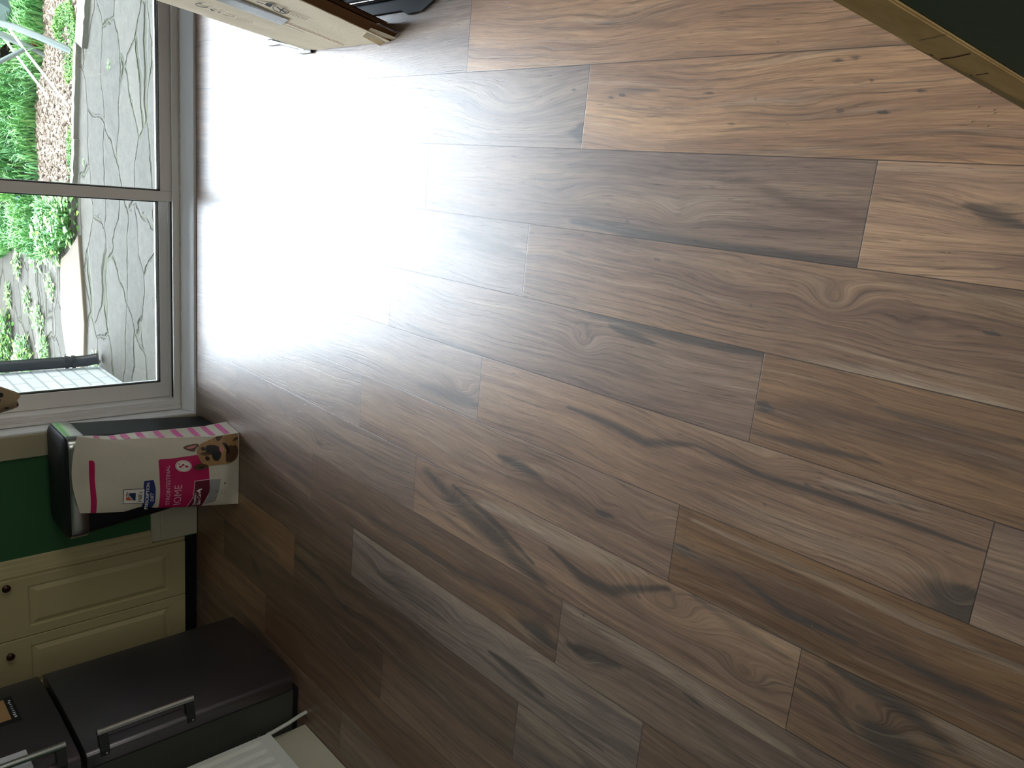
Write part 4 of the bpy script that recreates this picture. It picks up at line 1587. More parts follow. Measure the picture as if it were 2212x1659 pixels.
# ------------------------------------------------------------------ leopard print cloth hanging inside the door
bm = bmesh.new()
cl = thing('leopard_print_cloth', (-1.13, 3.59, .75), 'tan cloth with black leopard spots hanging at the edge of the patio door', 'cloth')
c0 = aty(28, 842, 3.60)
n1, n2 = 20, 30
rowsv = []
for j in range(n2 + 1):
    z = .755 + .75 * j / n2
    row = []
    wdt = .035 + .05 * min(1, j / 5)
    for i in range(n1 + 1):
        t = i / n1
        a = t * 2 * PI
        sc_ = 1 + .12 * math.sin(3 * a + j * .6)
        row.append(bm.verts.new((-1.005 + wdt * math.cos(a) * sc_, 3.580 + .028 * math.sin(a) * sc_, z + .018 * math.sin(2 * a) * (j < 3))))
    rowsv.append(row)
for a, b_ in zip(rowsv, rowsv[1:]):
    for k in range(n1):
        bm.faces.new((a[k], a[k + 1], b_[k + 1], b_[k]))


def leopard():
    mt, nt, b = newmat('leopard print fabric')
    tc_ = N(nt, 'ShaderNodeTexCoord')
    v = N(nt, 'ShaderNodeTexVoronoi', Scale=32.0)
    n_ = N(nt, 'ShaderNodeTexNoise', Scale=40.0)
    ad = N(nt, 'ShaderNodeMath', operation='MULTIPLY_ADD')
    nt.links.new(tc_.outputs['Object'], v.inputs['Vector'])
    nt.links.new(tc_.outputs['Object'], n_.inputs['Vector'])
    nt.links.new(n_.outputs[0], ad.inputs[0])
    ad.inputs[1].default_value = .35
    nt.links.new(v.outputs['Distance'], ad.inputs[2])
    r = N(nt, 'ShaderNodeValToRGB')
    r.color_ramp.elements[0].position = .42
    r.color_ramp.elements[0].color = (.02, .016, .014, 1)
    r.color_ramp.elements[1].position = .48
    r.color_ramp.elements[1].color = (.34, .25, .15, 1)
    nt.links.new(ad.outputs[0], r.inputs[0])
    nt.links.new(r.outputs[0], b.inputs['Base Color'])
    b.inputs['Roughness'].default_value = .9
    return mt


M['leopard'] = leopard()
obj('fabric', bm, M['leopard'], cl, smooth=True)
bm = bmesh.new()
tube(bm, [(-1.005, 3.58, 1.505), (-1.005, 3.58, 1.56), (-1.005, 3.63, 1.60), (-1.02, 3.70, 1.60)], .006, 8)
obj('hanging_loop', bm, M['card_brown'], cl)

# ------------------------------------------------------------------ leaning cardboard carton
ct = thing('cardboard_carton', (.45, 2.4, 0), 'open tan cardboard carton leaning on its end by the patio door', 'box')


def face_pt(s, z):
    """s: 0 near end .. 1 far end along the base, z: height; leans to the right"""
    y = 2.150 + (2.640 - 2.150) * s
    dx = .170 - .066 * s
    return Vector((.402 + dx * z, y, z))


CH = 1.05
bm = bmesh.new()
ns, nz = 24, 30
nrm = Vector((-1, 0, .13)).normalized()
g1, g2 = [], []
for j in range(nz + 1):
    z = .003 + CH * j / nz
    a, b_ = [], []
    for i in range(ns + 1):
        s = i / ns
        p = face_pt(s, z)
        jit = .0022 * mnoise.noise(Vector((s * 6, z * 5, 1)))
        if i in (0, ns):
            p.y += .003 * mnoise.noise(Vector((z * 30, s, 4)))
        zlow = .004 * mnoise.noise(Vector((s * 14, 2, 3))) if j == 0 else 0
        a.append(bm.verts.new(p - nrm * jit + Vector((0, 0, abs(zlow)))))
        b_.append(bm.verts.new(p + Vector((.005, 0, 0)) + Vector((0, 0, abs(zlow)))))
    g1.append(a)
    g2.append(b_)
for G_ in (g1, g2):
    for a, b_ in zip(G_, G_[1:]):
        for k in range(ns):
            bm.faces.new((a[k], a[k + 1], b_[k + 1], b_[k]))
for j in range(nz):
    bm.faces.new((g1[j][0], g1[j + 1][0], g2[j + 1][0], g2[j][0]))
    bm.faces.new((g1[j][ns], g1[j + 1][ns], g2[j + 1][ns], g2[j][ns]))
for k in range(ns):
    bm.faces.new((g1[0][k], g1[0][k + 1], g2[0][k + 1], g2[0][k]))
    bm.faces.new((g1[-1][k], g1[-1][k + 1], g2[-1][k + 1], g2[-1][k]))
obj('printed_face', bm, M['card_board'], ct, label='pale tan printed face')


def quadstrip(pa, pb, n=1):
    bm = bmesh.new()
    A_, B_ = pa, pb
    t = Vector((.003, .002, 0))
    v = [bm.verts.new(p) for p in A_] + [bm.verts.new(p) for p in B_]
    k = len(A_)
    for i in range(k - 1):
        bm.faces.new((v[i], v[i + 1], v[k + i + 1], v[k + i]))
    bmesh.ops.solidify(bm, geom=bm.faces[:], thickness=.004)
    return bm


zz = [.002 + CH * j / 20 for j in range(21)]
torn = [Vector((0, .004 * mnoise.noise(Vector((z * 22, 7, 0))), 0)) for z in zz]
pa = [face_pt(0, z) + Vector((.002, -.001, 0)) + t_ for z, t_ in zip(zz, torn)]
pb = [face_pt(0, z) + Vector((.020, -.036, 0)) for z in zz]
obj('near_end', quadstrip(pa, pb), M['card_brown'], ct, label='end flap with its shade put into the brown colour')  # darker brown stands in for the shadow on this end
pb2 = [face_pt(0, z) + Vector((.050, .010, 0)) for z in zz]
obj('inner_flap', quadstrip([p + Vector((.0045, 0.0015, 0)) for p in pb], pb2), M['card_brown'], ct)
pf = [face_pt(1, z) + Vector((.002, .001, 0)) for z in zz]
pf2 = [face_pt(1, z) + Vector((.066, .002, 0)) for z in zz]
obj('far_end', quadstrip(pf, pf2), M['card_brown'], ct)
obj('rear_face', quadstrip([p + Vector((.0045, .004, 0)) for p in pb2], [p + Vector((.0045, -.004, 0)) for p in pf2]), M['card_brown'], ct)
# torn lower corner flap and dark blocks under the far end
bm = bmesh.new()
P_ = [Vector((.400, 2.205, .001)), Vector((.409, 2.165, .001)), Vector((.418, 2.120, .001)), Vector((.430, 2.130, .085)), Vector((.412, 2.19, .075))]
f_ = bm.faces.new([bm.verts.new(p - Vector((.006, 0, 0))) for p in P_])
bmesh.ops.solidify(bm, geom=bm.faces[:], thickness=.003)
obj('torn_flap', bm, M['card_board'], ct)
# centre seam with clear tape
bm = bmesh.new()
for s0, s1, z0, z1, o_ in ((.470, .482, .02, CH, .0026),):
    v = [face_pt(s0, z0), face_pt(s1, z0), face_pt(s1, z1), face_pt(s0, z1)]
    bm.faces.new([bm.verts.new(p - Vector((o_, 0, 0))) for p in v])
obj('seam', bm, M['card_brown'], ct)
bm = bmesh.new()
v = [face_pt(.40, .235), face_pt(.56, .215), face_pt(.58, CH), face_pt(.38, CH)]
bm.faces.new([bm.verts.new(p - Vector((.0036, 0, 0))) for p in v])
bmesh.ops.solidify(bm, geom=bm.faces[:], thickness=.0003)
obj('parcel_tape', bm, M['tape'], ct, label='shiny clear parcel tape')


def carton_px(x, y):
    """photo point -> (s, z) on the printed face, by solving the leaning plane"""
    u = ray(x, y)
    s, z = .5, .2
    t = 0
    for _ in range(25):
        dx = .170 - .066 * s
        # x = .402 + dx z
        t = (.402 + dx * H) / (u.x - dx * u.z)
        z = H + u.z * t
        s = (u.y * t - 2.150) / .49
    return s, z


def carton_mark(name, pts, mat_, o_=.0034):
    bm = bmesh.new()
    vs = []
    for p in pts:
        s, z = carton_px(*p)
        vs.append(bm.verts.new(face_pt(s, z) - Vector((o_, 0, 0))))
    bm.faces.new(vs)
    return obj(name, bm, M[mat_], ct)


def cz(zx, zy):
    return 330 + zx / 5.978, zy / 5.975


def cmark(name, pts, mat_='card_ink'):
    return carton_mark(name, [cz(*p) for p in pts], mat_)


def stroke_poly(pts, w):
    out1, out2 = [], []
    for i, p in enumerate(pts):
        a = pts[max(0, i - 1)]
        b_ = pts[min(len(pts) - 1, i + 1)]
        d = Vector((b_[0] - a[0], b_[1] - a[1]))
        d.normalize()
        n_ = Vector((-d.y, d.x)) * w / 2
        out1.append((p[0] + n_.x, p[1] + n_.y))
        out2.append((p[0] - n_.x, p[1] - n_.y))
    return out1 + out2[::-1]


cmark('printed_symbol', [(1435, 42), (1475, 20), (1555, 45), (1515, 80)])
cmark('printed_symbol', stroke_poly([(1345, 3), (1390, 22), (1430, 30)], 9))
ell = [(1655 + 105 * math.cos(a) , 108 + 42 * math.sin(a) + 26 * math.cos(a)) for a in [i * 2 * PI / 20 for i in range(14)]]
cmark('printed_symbol', stroke_poly(ell, 10))
cmark('printed_symbol', stroke_poly([(1600, 70), (1660, 115), (1720, 150)], 14))
cmark('printed_symbol', stroke_poly([(1700, 85), (1660, 115), (1640, 135)], 14))
for i in range(7):
    x = 1770 + i * 32
    y = 165 + i * 11
    cmark('printed_letter', stroke_poly([(x, y + 8), (x + 38, y - 14 + 4)], 8), 'card_ink_faint')
ell = [(635 + 82 * math.cos(a), 54 + 22 * math.sin(a) + 16 * math.cos(a)) for a in [i * 2 * PI / 20 for i in range(16)]]
cmark('printed_symbol', stroke_poly(ell, 8))
cmark('printed_letter', stroke_poly([(735, 100), (770, 108), (755, 122), (800, 126)], 8))
cmark('printed_letter', stroke_poly([(840, 138), (875, 146)], 11))
cmark('printed_letter', stroke_poly([(900, 160), (950, 185), (1000, 190), (1060, 205)], 8), 'card_ink_faint')
for i in range(7):
    x = 1080 + i * 30
    y = 225 + i * 8
    cmark('printed_letter', stroke_poly([(x, y + 14), (x + 26, y - 12)], 7), 'card_ink_faint')
cmark('crease', stroke_poly([(1350, 185), (1700, 300), (1960, 405)], 5), 'card_ink_faint')
bm = bmesh.new()
f0_, f1_ = atz(593, 91, .006), atz(661, 108, .006)
for p in (f0_, f1_):
    box(bm, (p.x - .012, p.y - .045, .0005), (p.x + .012, p.y + .045, .012), .004)
tube(bm, [(f0_.x + .004, f0_.y, .007), (f1_.x + .004, f1_.y, .007)], .0085, 8)  # black strip and end blocks along the dark line by the carton
obj('dark_strip', bm, M['black'], ct, label='black strip with a block at each end')

# ------------------------------------------------------------------ dark stand behind the carton
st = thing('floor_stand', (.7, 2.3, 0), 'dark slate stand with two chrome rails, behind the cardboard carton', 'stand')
bm = bmesh.new()
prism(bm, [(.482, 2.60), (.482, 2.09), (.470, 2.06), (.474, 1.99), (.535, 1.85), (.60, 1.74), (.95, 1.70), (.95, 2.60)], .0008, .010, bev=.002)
obj('dark_sheet', bm, M['slate'], st)  # thin dark sheet over the dark area of the floor
obj('cabinet_body', bx((.545, 1.90, .062), (.95, 2.60, .62), .006), M['slate'], st)
for x, z, r_ in ((.520, .024, .006), (.530, .048, .0045)):
    bm = bmesh.new()
    tube(bm, [(x, 1.70, z), (x, 2.60, z)], r_, 12)
    obj('chrome_rail', bm, M['chrome'], st, smooth=True)
bm = bmesh.new()
box(bm, (.54, 1.92, .011), (.93, 2.58, .062))
obj('plinth', bm, M['black'], st)

# ------------------------------------------------------------------ green board with bare timber edge beside the camera
pl_ = thing('timber_edged_panel', (.3, .38, 0), 'dark green painted upright panel with a bare pine edge, close to the camera', 'panel')
p1 = Vector((.1925, .3795, 0))
ax = Vector((math.sin(math.radians(39)), -math.cos(math.radians(39)) * .0 + .0, 0))
# edge face is seen square-on; painted face runs away to the right
e1_ = atz(1986, 110, .5)
q1 = atz(2002, 118.5, .60)       # on the boundary timber / floor
q2 = atz(2068, 87.4, .60)        # on the boundary timber / green
dirw = (q2 - q1)
dirw.z = 0
WID = dirw.length
dirn = dirw.normalized()
out_ = Vector((dirn.y, -dirn.x, 0))
if out_.dot(Vector((q1.x, q1.y, 0))) < 0:
    out_ = -out_
bm = bmesh.new()
# leaning very slightly: bottom and top offsets measured along both boundary lines
def edge_line(px_a, px_b, za, zb):
    return atz(*px_a, za), atz(*px_b, zb)


def on_vertical_plane(px_, base, n_):
    u = ray(*px_)
    t = (base.x * n_.x + base.y * n_.y) / (u.x * n_.x + u.y * n_.y)
    return Vector((u.x * t, u.y * t, H + u.z * t))


A_lo, A_hi = on_vertical_plane((2212, 237), q1, out_), on_vertical_plane((1792, 0), q1, out_)
B_lo, B_hi = on_vertical_plane((2212, 175), q1, out_), on_vertical_plane((1925, 0), q1, out_)


def extrap(a, b_, z):
    t = (z - a.z) / (b_.z - a.z)
    return a + (b_ - a) * t


a0, a1 = extrap(A_lo, A_hi, .002), extrap(A_lo, A_hi, .98)
b0, b1 = extrap(B_lo, B_hi, .002), extrap(B_lo, B_hi, .98)
th = out_ * .030
vs = [bm.verts.new(v) for v in (a0, b0, b1, a1, a0 + th, b0 + th, b1 + th, a1 + th)]
for f_ in ((0, 1, 2, 3), (4, 5, 6, 7), (0, 1, 5, 4), (1, 2, 6, 5), (2, 3, 7, 6), (3, 0, 4, 7)):
    bm.faces.new([vs[i] for i in f_])
bmesh.ops.bevel(bm, geom=bm.edges[:], offset=.0015, segments=2, affect='EDGES')
te = obj('timber_edge', bm, M['pine'], pl_, label='bare pine edge with knots')
# panel face continuing from the timber
wdir = dirn
bm = bmesh.new()
far_ = wdir * .42
c0_, c1_ = b0 + out_ * .004 + wdir * .001, b1 + out_ * .004 + wdir * .001
vs = [bm.verts.new(v) for v in (c0_, c0_ + far_, c1_ + far_, c1_, c0_ + th * .8, c0_ + far_ + th * .8, c1_ + far_ + th * .8, c1_ + th * .8)]
for f_ in ((0, 1, 2, 3), (4, 5, 6, 7), (0, 1, 5, 4), (1, 2, 6, 5), (2, 3, 7, 6), (3, 0, 4, 7)):
    bm.faces.new([vs[i] for i in f_])
obj('painted_board', bm, M['dark_green'], pl_, label='dark green painted board')


def on_edge(x, y, o_=.0006):
    p = on_vertical_plane((x, y), q1, out_)
    return p - out_ * o_


def edgemark(name, pts, w, mat_):
    bm = bmesh.new()
    vv = [bm.verts.new(on_edge(*p)) for p in stroke_poly(pts, w)]
    bm.faces.new(vv)
    obj(name, bm, M[mat_], te)


edgemark('knot_line', [(1985, 86), (2020, 80), (2044, 73)], 2.0, 'pine_pale')
edgemark('knot_line', [(2030, 127), (2060, 123), (2096, 115)], 2.4, 'pine_dark')
edgemark('knot_line', [(2008, 116), (2016, 120)], 2.4, 'pine_dark')
edgemark('knot_line', [(2095, 160), (2100, 165)], 2.4, 'pine_dark')
edgemark('knot_line', [(2108, 161), (2120, 160), (2135, 157)], 1.6, 'pine_dark')
bm = bmesh.new()
bm.faces.new([bm.verts.new(on_edge(*p)) for p in [(1925, 73.5), (2212, 235.5), (2212, 222), (2120, 174)]])
obj('chamfer', bm, M['pine_pale'], te)

# crumbs on the boards beside the panel
cr_ = None
CRUMBS = ['pale wood crumb, middle one of the pair closest to the timber edged panel', 'pale wood crumb, upper of two crumbs nearly touching beside the panel',
          'pale wood crumb, lower of two crumbs nearly touching beside the panel', 'pale wood crumb closest to the bare pine edge',
          'pale wood crumb beneath the pair, on a dark grain line', 'pale wood crumb lowest of the group beside the panel',
          'single pale crumb alone on the light board beside the window side joint', 'single pale crumb beside the short joint of the warm brown board',
          'single pale crumb near the oval knot ring in the floor']
for i, (x, y) in enumerate([(2112, 231), (2145, 237), (2146, 244), (2138, 200), (2098, 262), (2131, 272), (2046, 546), (1755, 1352), (1306, 1335)]):
    p = atz(x, y, .001)
    if cr_ is None:
        bm = bmesh.new()
        bmesh.ops.create_icosphere(bm, subdivisions=1, radius=.0012)
        for v in bm.verts:
            v.co *= random.uniform(.7, 1.2)
        cr_ = obj('sawdust_crumb', bm, M['pine_pale'])
        c_ = cr_
    else:
        c_ = cr_.copy()
        COL.objects.link(c_)
    c_.location = (p.x, p.y, .0010)
    c_.rotation_euler = (0, 0, i)
    c_['label'] = CRUMBS[i]
    c_['category'] = 'crumb'
    c_['group'] = 'wood crumbs on the floor'

# ------------------------------------------------------------------ outside: paving, edging, gravel, grass
GZ = -.10
bm = bmesh.new()
box(bm, (-3.5, YW + .3, GZ - .1), (3.5, 5.86, GZ))
struct('patio_paving', bm, M['flags'])
struct('garden_ground', bx((-6, 5.861, GZ - .12), (6, 14, GZ - .012)), M['soil'])
# lower flags beyond the edging on the left
bm = bmesh.new()
box(bm, (-3.5, 5.861, GZ - .10), (-.50, 9.8, GZ - .006))
struct('garden_path', bm, M['flags'])
struct('step_threshold', bx((-1.36, YW + .201, GZ), (1.1, YW + .30, -.03), .004), M['concrete'])
# grass bank behind
bm = bmesh.new()
v = [bm.verts.new(p) for p in ((-.42, 6.75, GZ - .03), (6, 6.6, GZ - .03), (6, 12.0, 1.5), (-.9, 12.0, 1.5))]
bm.faces.new(v)
bmesh.ops.solidify(bm, geom=bm.faces[:], thickness=.1)
struct('garden_hedge_bank', bx((-6, 9.8, GZ - .1), (-.6, 12, 1.2)), M['soil'])
M['bank'] = plain('mossy bank soil', (58, 84, 44), 0.95, var=0.4, scale=6)
ob_ = struct('garden_bank', bm, M['bank'])

# white painted brick wall and drainpipe on the left
struct('wall_outside', bx((-1.75, YW + .301, GZ), (-1.362, 5.46, 2.45)), M['brick'])
dp = thing('drainpipe', (-1.31, 5.44, GZ), 'black drainpipe running down the corner of the white brick wall', 'pipe')
bm = bmesh.new()
tube(bm, [(-1.315, 5.44, 2.4), (-1.315, 5.44, .06), (-1.312, 5.43, .0), (-1.295, 5.40, -.075)], .036, 16)
obj('pipe', bm, M['pipe_black'], dp, smooth=True)
for z in (.05, .09, 1.2):
    bm = bmesh.new()
    tube(bm, [(-1.315, 5.44, z), (-1.315, 5.44, z + .022)], .041, 16)
    obj('bracket', bm, M['pipe_black'], dp, smooth=True)

# timber edging
for i, (pa_, pb_, lab) in enumerate((((190, -60), (180, 98), 'thick weathered timber edging board at the garden end of the paving'), ((172, 95), (166, 300), 'thin split timber edging beside the bark chips'), ((168, 300), (160, 508), 'grey timber edging board running up to the pale concrete slab'))):
    a, b_ = atz(*pa_, GZ), atz(*pb_, GZ)
    w_ = .15 if i == 0 else .055
    d = (b_ - a).normalized()
    n_ = Vector((-d.y, d.x, 0))
    bm = bmesh.new()
    k = 14
    top, bot = [], []
    for q in range(k + 1):
        p = a.lerp(b_, q / k)
        ww = w_ * (1 + .12 * mnoise.noise(Vector((q * .5, i, 0))))
        hz = .028 + .006 * mnoise.noise(Vector((q * .7, i, 5)))
        top.append((bm.verts.new(p - n_ * ww / 2 + Vector((0, 0, hz))), bm.verts.new(p + n_ * ww / 2 + Vector((0, 0, hz)))))
        bot.append((bm.verts.new(p - n_ * ww / 2 + Vector((0, 0, -.02))), bm.verts.new(p + n_ * ww / 2 + Vector((0, 0, -.02)))))
    for q in range(k):
        bm.faces.new((top[q][0], top[q + 1][0], top[q + 1][1], top[q][1]))
        bm.faces.new((top[q][0], top[q + 1][0], bot[q + 1][0], bot[q][0]))
        bm.faces.new((top[q][1], top[q + 1][1], bot[q + 1][1], bot[q][1]))
        bm.faces.new((bot[q][0], bot[q + 1][0], bot[q + 1][1], bot[q][1]))
    bm.faces.new((top[0][0], top[0][1], bot[0][1], bot[0][0]))
    bm.faces.new((top[k][0], top[k][1], bot[k][1], bot[k][0]))
    o = obj('edging_board', bm, M['timber_grey'], label=lab, category='board', group='timber edging of the paving')

# pale concrete slab between the two pavings
poly = [atz(*p, GZ + .02) for p in ((168, 508), (146, 545), (131, 560), (130, 640), (133, 700), (148, 800), (165, 798), (180, 790), (182, 700), (175, 600))]
bm = bmesh.new()
prism(bm, [(p.x, p.y) for p in poly], GZ - .02, GZ + .022, bev=.006)
obj('concrete_slab', bm, M['concrete'], label='long pale concrete slab between the paving and the weedy flags', category='slab')

# loose raised flags in the middle of the patio (smooth blue grey stones)
M['slate_stone'] = plain('smooth blue grey flag', (120, 124, 120), .85, var=.15, scale=6, bump=.4, bscale=40)


def in_poly(x, y, P):
    c = False
    n = len(P)
    j = n - 1
    for i in range(n):
        if (P[i][1] > y) != (P[j][1] > y) and x < (P[j][0] - P[i][0]) * (y - P[i][1]) / (P[j][1] - P[i][1]) + P[i][0]:
            c = not c
        j = i
    return c


def setattr_tone(me, tone):
    a = me.attributes.new('tone', 'FLOAT', 'FACE')
    a.data.foreach_set('value', np.array(tone, dtype=np.float32))


# bark and gravel chips
chip_area = [(a.x, a.y) for a in (atz(*p, GZ) for p in ((170, -40), (168, 100), (164, 300), (163, 430), (95, 440), (78, 330), (75, 230), (95, 120), (85, -40)))]
V_, F_, T_ = [], [], []
xs = [p[0] for p in chip_area]
ys_ = [p[1] for p in chip_area]
cnt = 0
while cnt < 9000:
    x, y = random.uniform(min(xs), max(xs)), random.uniform(min(ys_), max(ys_))
    if not in_poly(x, y, chip_area):
        continue
    cnt += 1
    s = random.uniform(.007, .019)
    th_ = s * random.uniform(.3, .6)
    ang = random.uniform(0, 2 * PI)
    z = GZ - .012 + random.uniform(0, .018) + th_ / 2
    tilt = random.uniform(-.5, .5)
    ca, sa = math.cos(ang), math.sin(ang)
    b0_ = len(V_)
    asp = random.uniform(.5, 1.0)
    for (u, v, w_) in ((-1, -.6, -.5), (0, -1, -.5), (1, -.5, -.5), (.8, .7, -.5), (-.6, .9, -.5), (-.8, -.5, .5), (.1, -.8, .5), (.8, -.3, .5), (.6, .6, .5), (-.5, .7, .5)):
        lx, ly_, lz = u * s, v * s * asp, w_ * th_ + u * s * tilt
        V_.append((x + lx * ca - ly_ * sa, y + lx * sa + ly_ * ca, z + lz))
    F_ += [tuple(b0_ + i for i in (5, 6, 7, 8, 9))] + [(b0_ + i, b0_ + (i + 1) % 5, b0_ + 5 + (i + 1) % 5, b0_ + 5 + i) for i in range(5)]
    T_ += [min(1, max(0, random.gauss(.55, .28)))] * 6
o = npmesh('bark_chips', V_, F_, M['chips'], kind='stuff', label='bed of pale bark and gravel chips between the timber edging and grass', category='gravel')
setattr_tone(o.data, T_)


def bank_z(x, y):
    if x < -.42:
        return GZ - .006
    return GZ - .03 + max(0, (y - 6.68)) / 5.3 * 1.63


def blades(name, areas, n, hmin, hmax, mat_, wd=.006, **kw):
    V_, F_, T_ = [], [], []
    while len(T_) < n * 3:
        A_, dens = random.choice(areas)
        if random.random() > dens:
            continue
        xs = [p[0] for p in A_]
        ys_ = [p[1] for p in A_]
        x, y = random.uniform(min(xs), max(xs)), random.uniform(min(ys_), max(ys_))
        if not in_poly(x, y, A_):
            continue
        q = mnoise.noise(Vector((x * 2.2, y * 2.2, 9)))
        if q < -.28 and random.random() < .8:
            continue
        h_ = random.uniform(hmin, hmax) * (1 + q * .5)
        a = random.uniform(0, 2 * PI)
        lean = random.uniform(.2, .9) * h_
        z = max(GZ - .01, bank_z(x, y))
        w_ = wd * random.uniform(.6, 1.4)
        dx, dy = math.cos(a), math.sin(a)
        px_, py_ = -dy * w_, dx * w_
        b0_ = len(V_)
        pts = [(0, 0), (.3, .5), (.65, .82), (1, .9)]
        for t, hh in pts[:-1]:
            ww = 1 - t * .5
            V_.append((x + dx * lean * t + px_ * ww, y + dy * lean * t + py_ * ww, z + hh * h_))
            V_.append((x + dx * lean * t - px_ * ww, y + dy * lean * t - py_ * ww, z + hh * h_))
        V_.append((x + dx * lean, y + dy * lean, z + .88 * h_))
        F_ += [(b0_, b0_ + 1, b0_ + 3, b0_ + 2), (b0_ + 2, b0_ + 3, b0_ + 5, b0_ + 4), (b0_ + 4, b0_ + 5, b0_ + 6)]
        tn = min(1, max(0, random.gauss(.5 + q * .5, .22)))
        T_ += [tn] * 3
    o = npmesh(name, V_, F_, mat_, kind='stuff', **kw)
    setattr_tone(o.data, T_)
    return o


def area(pts):
    return [(a.x, a.y) for a in (atz(*p, GZ) for p in pts)]


G1 = area([(92, -80), (100, 100), (80, 230), (84, 330), (92, 445), (60, 470), (0, 480), (-60, 470), (-60, -80)])
G2 = area([(60, 440), (100, 430), (150, 440), (165, 505), (130, 545), (100, 560), (50, 520), (0, 560), (0, 440)])
blades('grass', [(G1, 1.0), (G2, .25)], 26000, .06, .16, M['blade'], label='long green grass growing on the bank outside the patio door', category='grass')
G3 = area([(160, 0), (170, 60), (168, 160), (150, 180), (140, 110), (120, 60), (128, 20)])
G4 = area([(165, 260), (163, 430), (150, 400), (152, 300)])
blades('moss', [(G3, 1.0), (G4, .5)], 5000, .012, .045, M['leafy'], wd=.005, label='bright moss and low weeds along the timber edging', category='moss')


# leafy weed clumps: one plant of each kind built, then copied
def weed_mesh(nleaf, rad, hgt, leaf):
    V_, F_, T_ = [], [], []
    for i in range(nleaf):
        a = random.uniform(0, 2 * PI)
        r_ = rad * random.random() ** .6
        z0 = hgt * random.random() * (1 - .5 * r_ / rad)
        c = Vector((r_ * math.cos(a), r_ * math.sin(a), z0))
        d = Vector((math.cos(a + random.uniform(-.6, .6)), math.sin(a + random.uniform(-.6, .6)), random.uniform(-.2, .6))).normalized()
        s = d.cross(Vector((0, 0, 1))).normalized()
        l_ = leaf * random.uniform(.6, 1.3)
        b0_ = len(V_)
        for t, w_ in ((0, .05), (.35, .32), (.7, .28)):
            V_.append(tuple(c + d * l_ * t + s * l_ * w_))
            V_.append(tuple(c + d * l_ * t - s * l_ * w_))
        V_.append(tuple(c + d * l_ - Vector((0, 0, l_ * .15))))
        F_ += [(b0_, b0_ + 1, b0_ + 3, b0_ + 2), (b0_ + 2, b0_ + 3, b0_ + 5, b0_ + 4), (b0_ + 4, b0_ + 5, b0_ + 6)]
        T_ += [min(1, max(0, random.gauss(.45, .25)))] * 3
    return V_, F_, T_


protos = []
WE = [(150, 465, 0, 1.0, 'tallest leafy weed clump beside the end of the grey timber edging'),
      (120, 510, 0, 1.0, 'leafy weed clump between the pale concrete slab and the grass'),
      (80, 545, 1, .8, 'small weed growing over the far grey flags'),
      (40, 570, 1, .7, 'weed tuft in the far flags near the grass'),
      (110, 620, 1, .55, 'weed in the joint beside the concrete slab'),
      (85, 690, 1, .7, 'weed tuft halfway between the grass and the drainpipe'),
      (60, 650, 1, .6, 'weed tuft in the far paving joints'),
      (20, 640, 1, .6, 'weed at the far end of the weedy flags'),
      (20, 720, 0, .9, 'bushy green weed beyond the drainpipe'),
      (60, 765, 0, .8, 'bushy green weed against the black drainpipe'),
      (100, 755, 0, .5, 'low leafy weed beside the foot of the drainpipe'),
      (10, 770, 0, 1.0, 'large weed behind the upper drainpipe'),
      (208, 785, 1, .45, 'dry weed tuft at the bottom of the drainpipe'),
      (235, 140, 1, .16, 'tiny yellow green seedling in the patio paving'),
      (180, 350, 1, .14, 'single bright leaf by the timber edging'),
      (118, 462, 0, .6, 'leafy weed at the edge of the grass, by the blue grey sprinkler')]
for kind in (0, 1):
    V_, F_, T_ = weed_mesh(260 if kind == 0 else 110, .20 if kind == 0 else .17, .16 if kind == 0 else .07, .055)
    me = bpy.data.meshes.new('weed_plant')
    me.from_pydata(V_, [], F_)
    me.materials.append(M['leafy'])
    setattr_tone(me, T_)
    protos.append(me)
for i, (x, y, kind, sc_, lab) in enumerate(WE):
    p = atz(x, y, GZ)
    o = bpy.data.objects.new('weed_plant', protos[kind])
    o.location = (p.x, p.y, max(GZ - .004, bank_z(p.x, p.y)))
    o.scale = (sc_, sc_, sc_)
    o.rotation_euler = (0, 0, i * 1.7)
    o['label'] = lab
    o['category'] = 'plant'
    o['group'] = 'weeds in the garden'
    COL.objects.link(o)

# garden seat frame standing in the grass
gs = thing('garden_chair', (.55, 6.7, GZ), 'grey and white metal framed garden chair standing in the grass and chips', 'chair')


def lineto(name, pts, r_, mat_):
    bm = bmesh.new()
    tube(bm, pts, r_, 10)
    obj(name, bm, M[mat_], gs, smooth=True)


def gp(x, y, Y):
    return aty(x, y, Y)


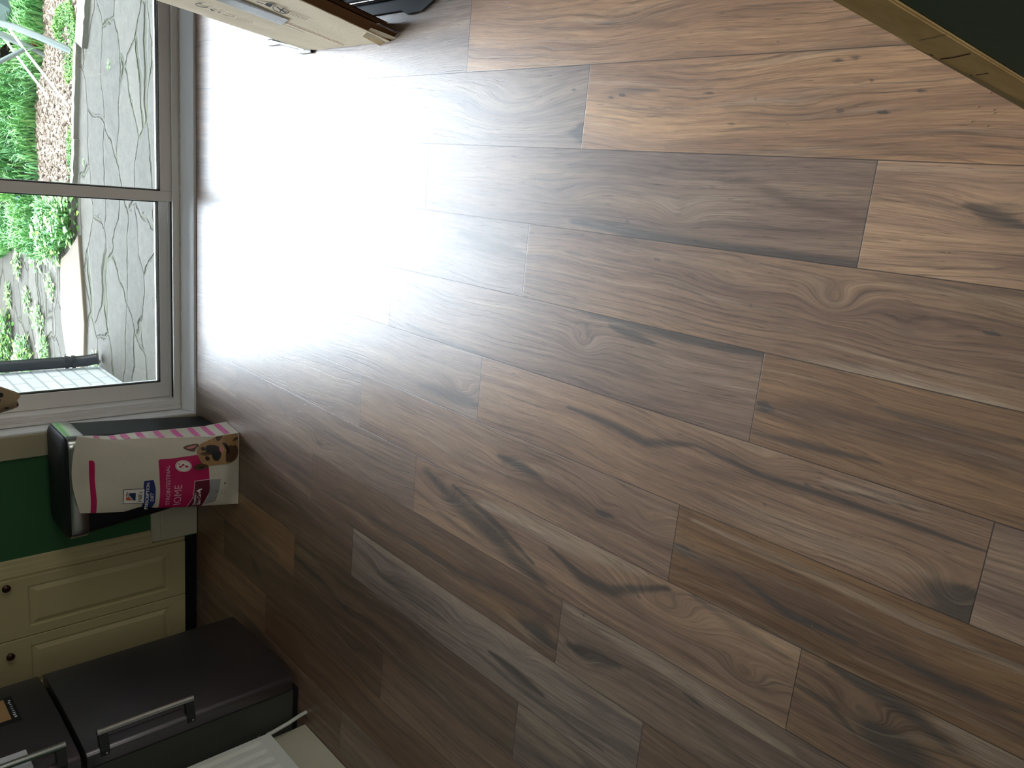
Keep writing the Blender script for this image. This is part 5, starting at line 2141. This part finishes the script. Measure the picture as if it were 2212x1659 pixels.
f1 = atz(156, 111, GZ)
lineto('leg', [f1, gp(95, 84, f1.y + .10), gp(35, 60, f1.y + .22), gp(0, 50, f1.y + .30), gp(-40, 42, f1.y + .38)], .022, 'tube_grey')
f2 = atz(97, 119, GZ)
lineto('leg', [f2, gp(55, 98, f2.y + .02), gp(5, 76, f2.y + .05), gp(-40, 58, f2.y + .08)], .022, 'tube_grey')
f3 = atz(151, 233, GZ)
lineto('brace', [f3, gp(55, 110, f3.y + .20), gp(17, 58, f3.y + .30), gp(0, 50, f3.y + .33)], .0085, 'rod_white')
f4 = atz(104, 210, GZ)
lineto('brace', [f4, gp(36, 120, f4.y + .10), gp(0, 70, f4.y + .16), gp(-30, 36, f4.y + .2)], .0085, 'rod_white')
lineto('cross_bar', [gp(52, 107, f3.y + .16), gp(0, 133, f3.y + .18), gp(-40, 154, f3.y + .2)], .014, 'tube_grey')
bm = bmesh.new()
P_ = [gp(22, -30, 6.75), gp(22, 20, 6.75), gp(16, 50, 6.78), gp(-40, 60, 6.85), gp(-60, -30, 6.85)]
f_ = bm.faces.new([bm.verts.new(p) for p in P_])
bmesh.ops.solidify(bm, geom=bm.faces[:], thickness=.02)
obj('seat_fabric', bm, M['fabric_grey'], gs)
bm = bmesh.new()
P_ = [gp(0, 105, 6.80), gp(15, 92, 6.80), gp(50, 100, 6.80), gp(48, 108, 6.80), gp(0, 130, 6.80)]
f_ = bm.faces.new([bm.verts.new(p) for p in P_])
bmesh.ops.solidify(bm, geom=bm.faces[:], thickness=.012)
obj('foot_plate', bm, M['tube_grey'], gs)

p = atz(88, 99, GZ)
bm = bmesh.new()
loft(bm, [(circ(0, 0, .026, .026, 12), 0), (circ(0, 0, .036, .036, 12), .06), (circ(0, 0, .040, .040, 12), .062), (circ(0, 0, .040, .040, 12), .075)])
o = obj('plant_pot', bm, M['terracotta'], label='small terracotta pot lying among the chips beside the garden chair', category='pot')
o.location = (p.x, p.y, GZ + .03)
o.rotation_euler = (1.35, 0, .4)
p = atz(74, 436, GZ)
bm = bmesh.new()
tube(bm, [(-.05, 0, .02), (0, .01, .03), (.04, 0, .035)], [.028, .02, .026], 12)
tube(bm, [(.04, 0, .035), (.09, .03, .03)], .012, 10)
o = obj('garden_sprinkler', bm, M['blue_grey'], smooth=True, label='blue grey plastic sprinkler lying in the grass', category='sprinkler')
o.location = (p.x, p.y, max(GZ, bank_z(p.x, p.y)) + .02)
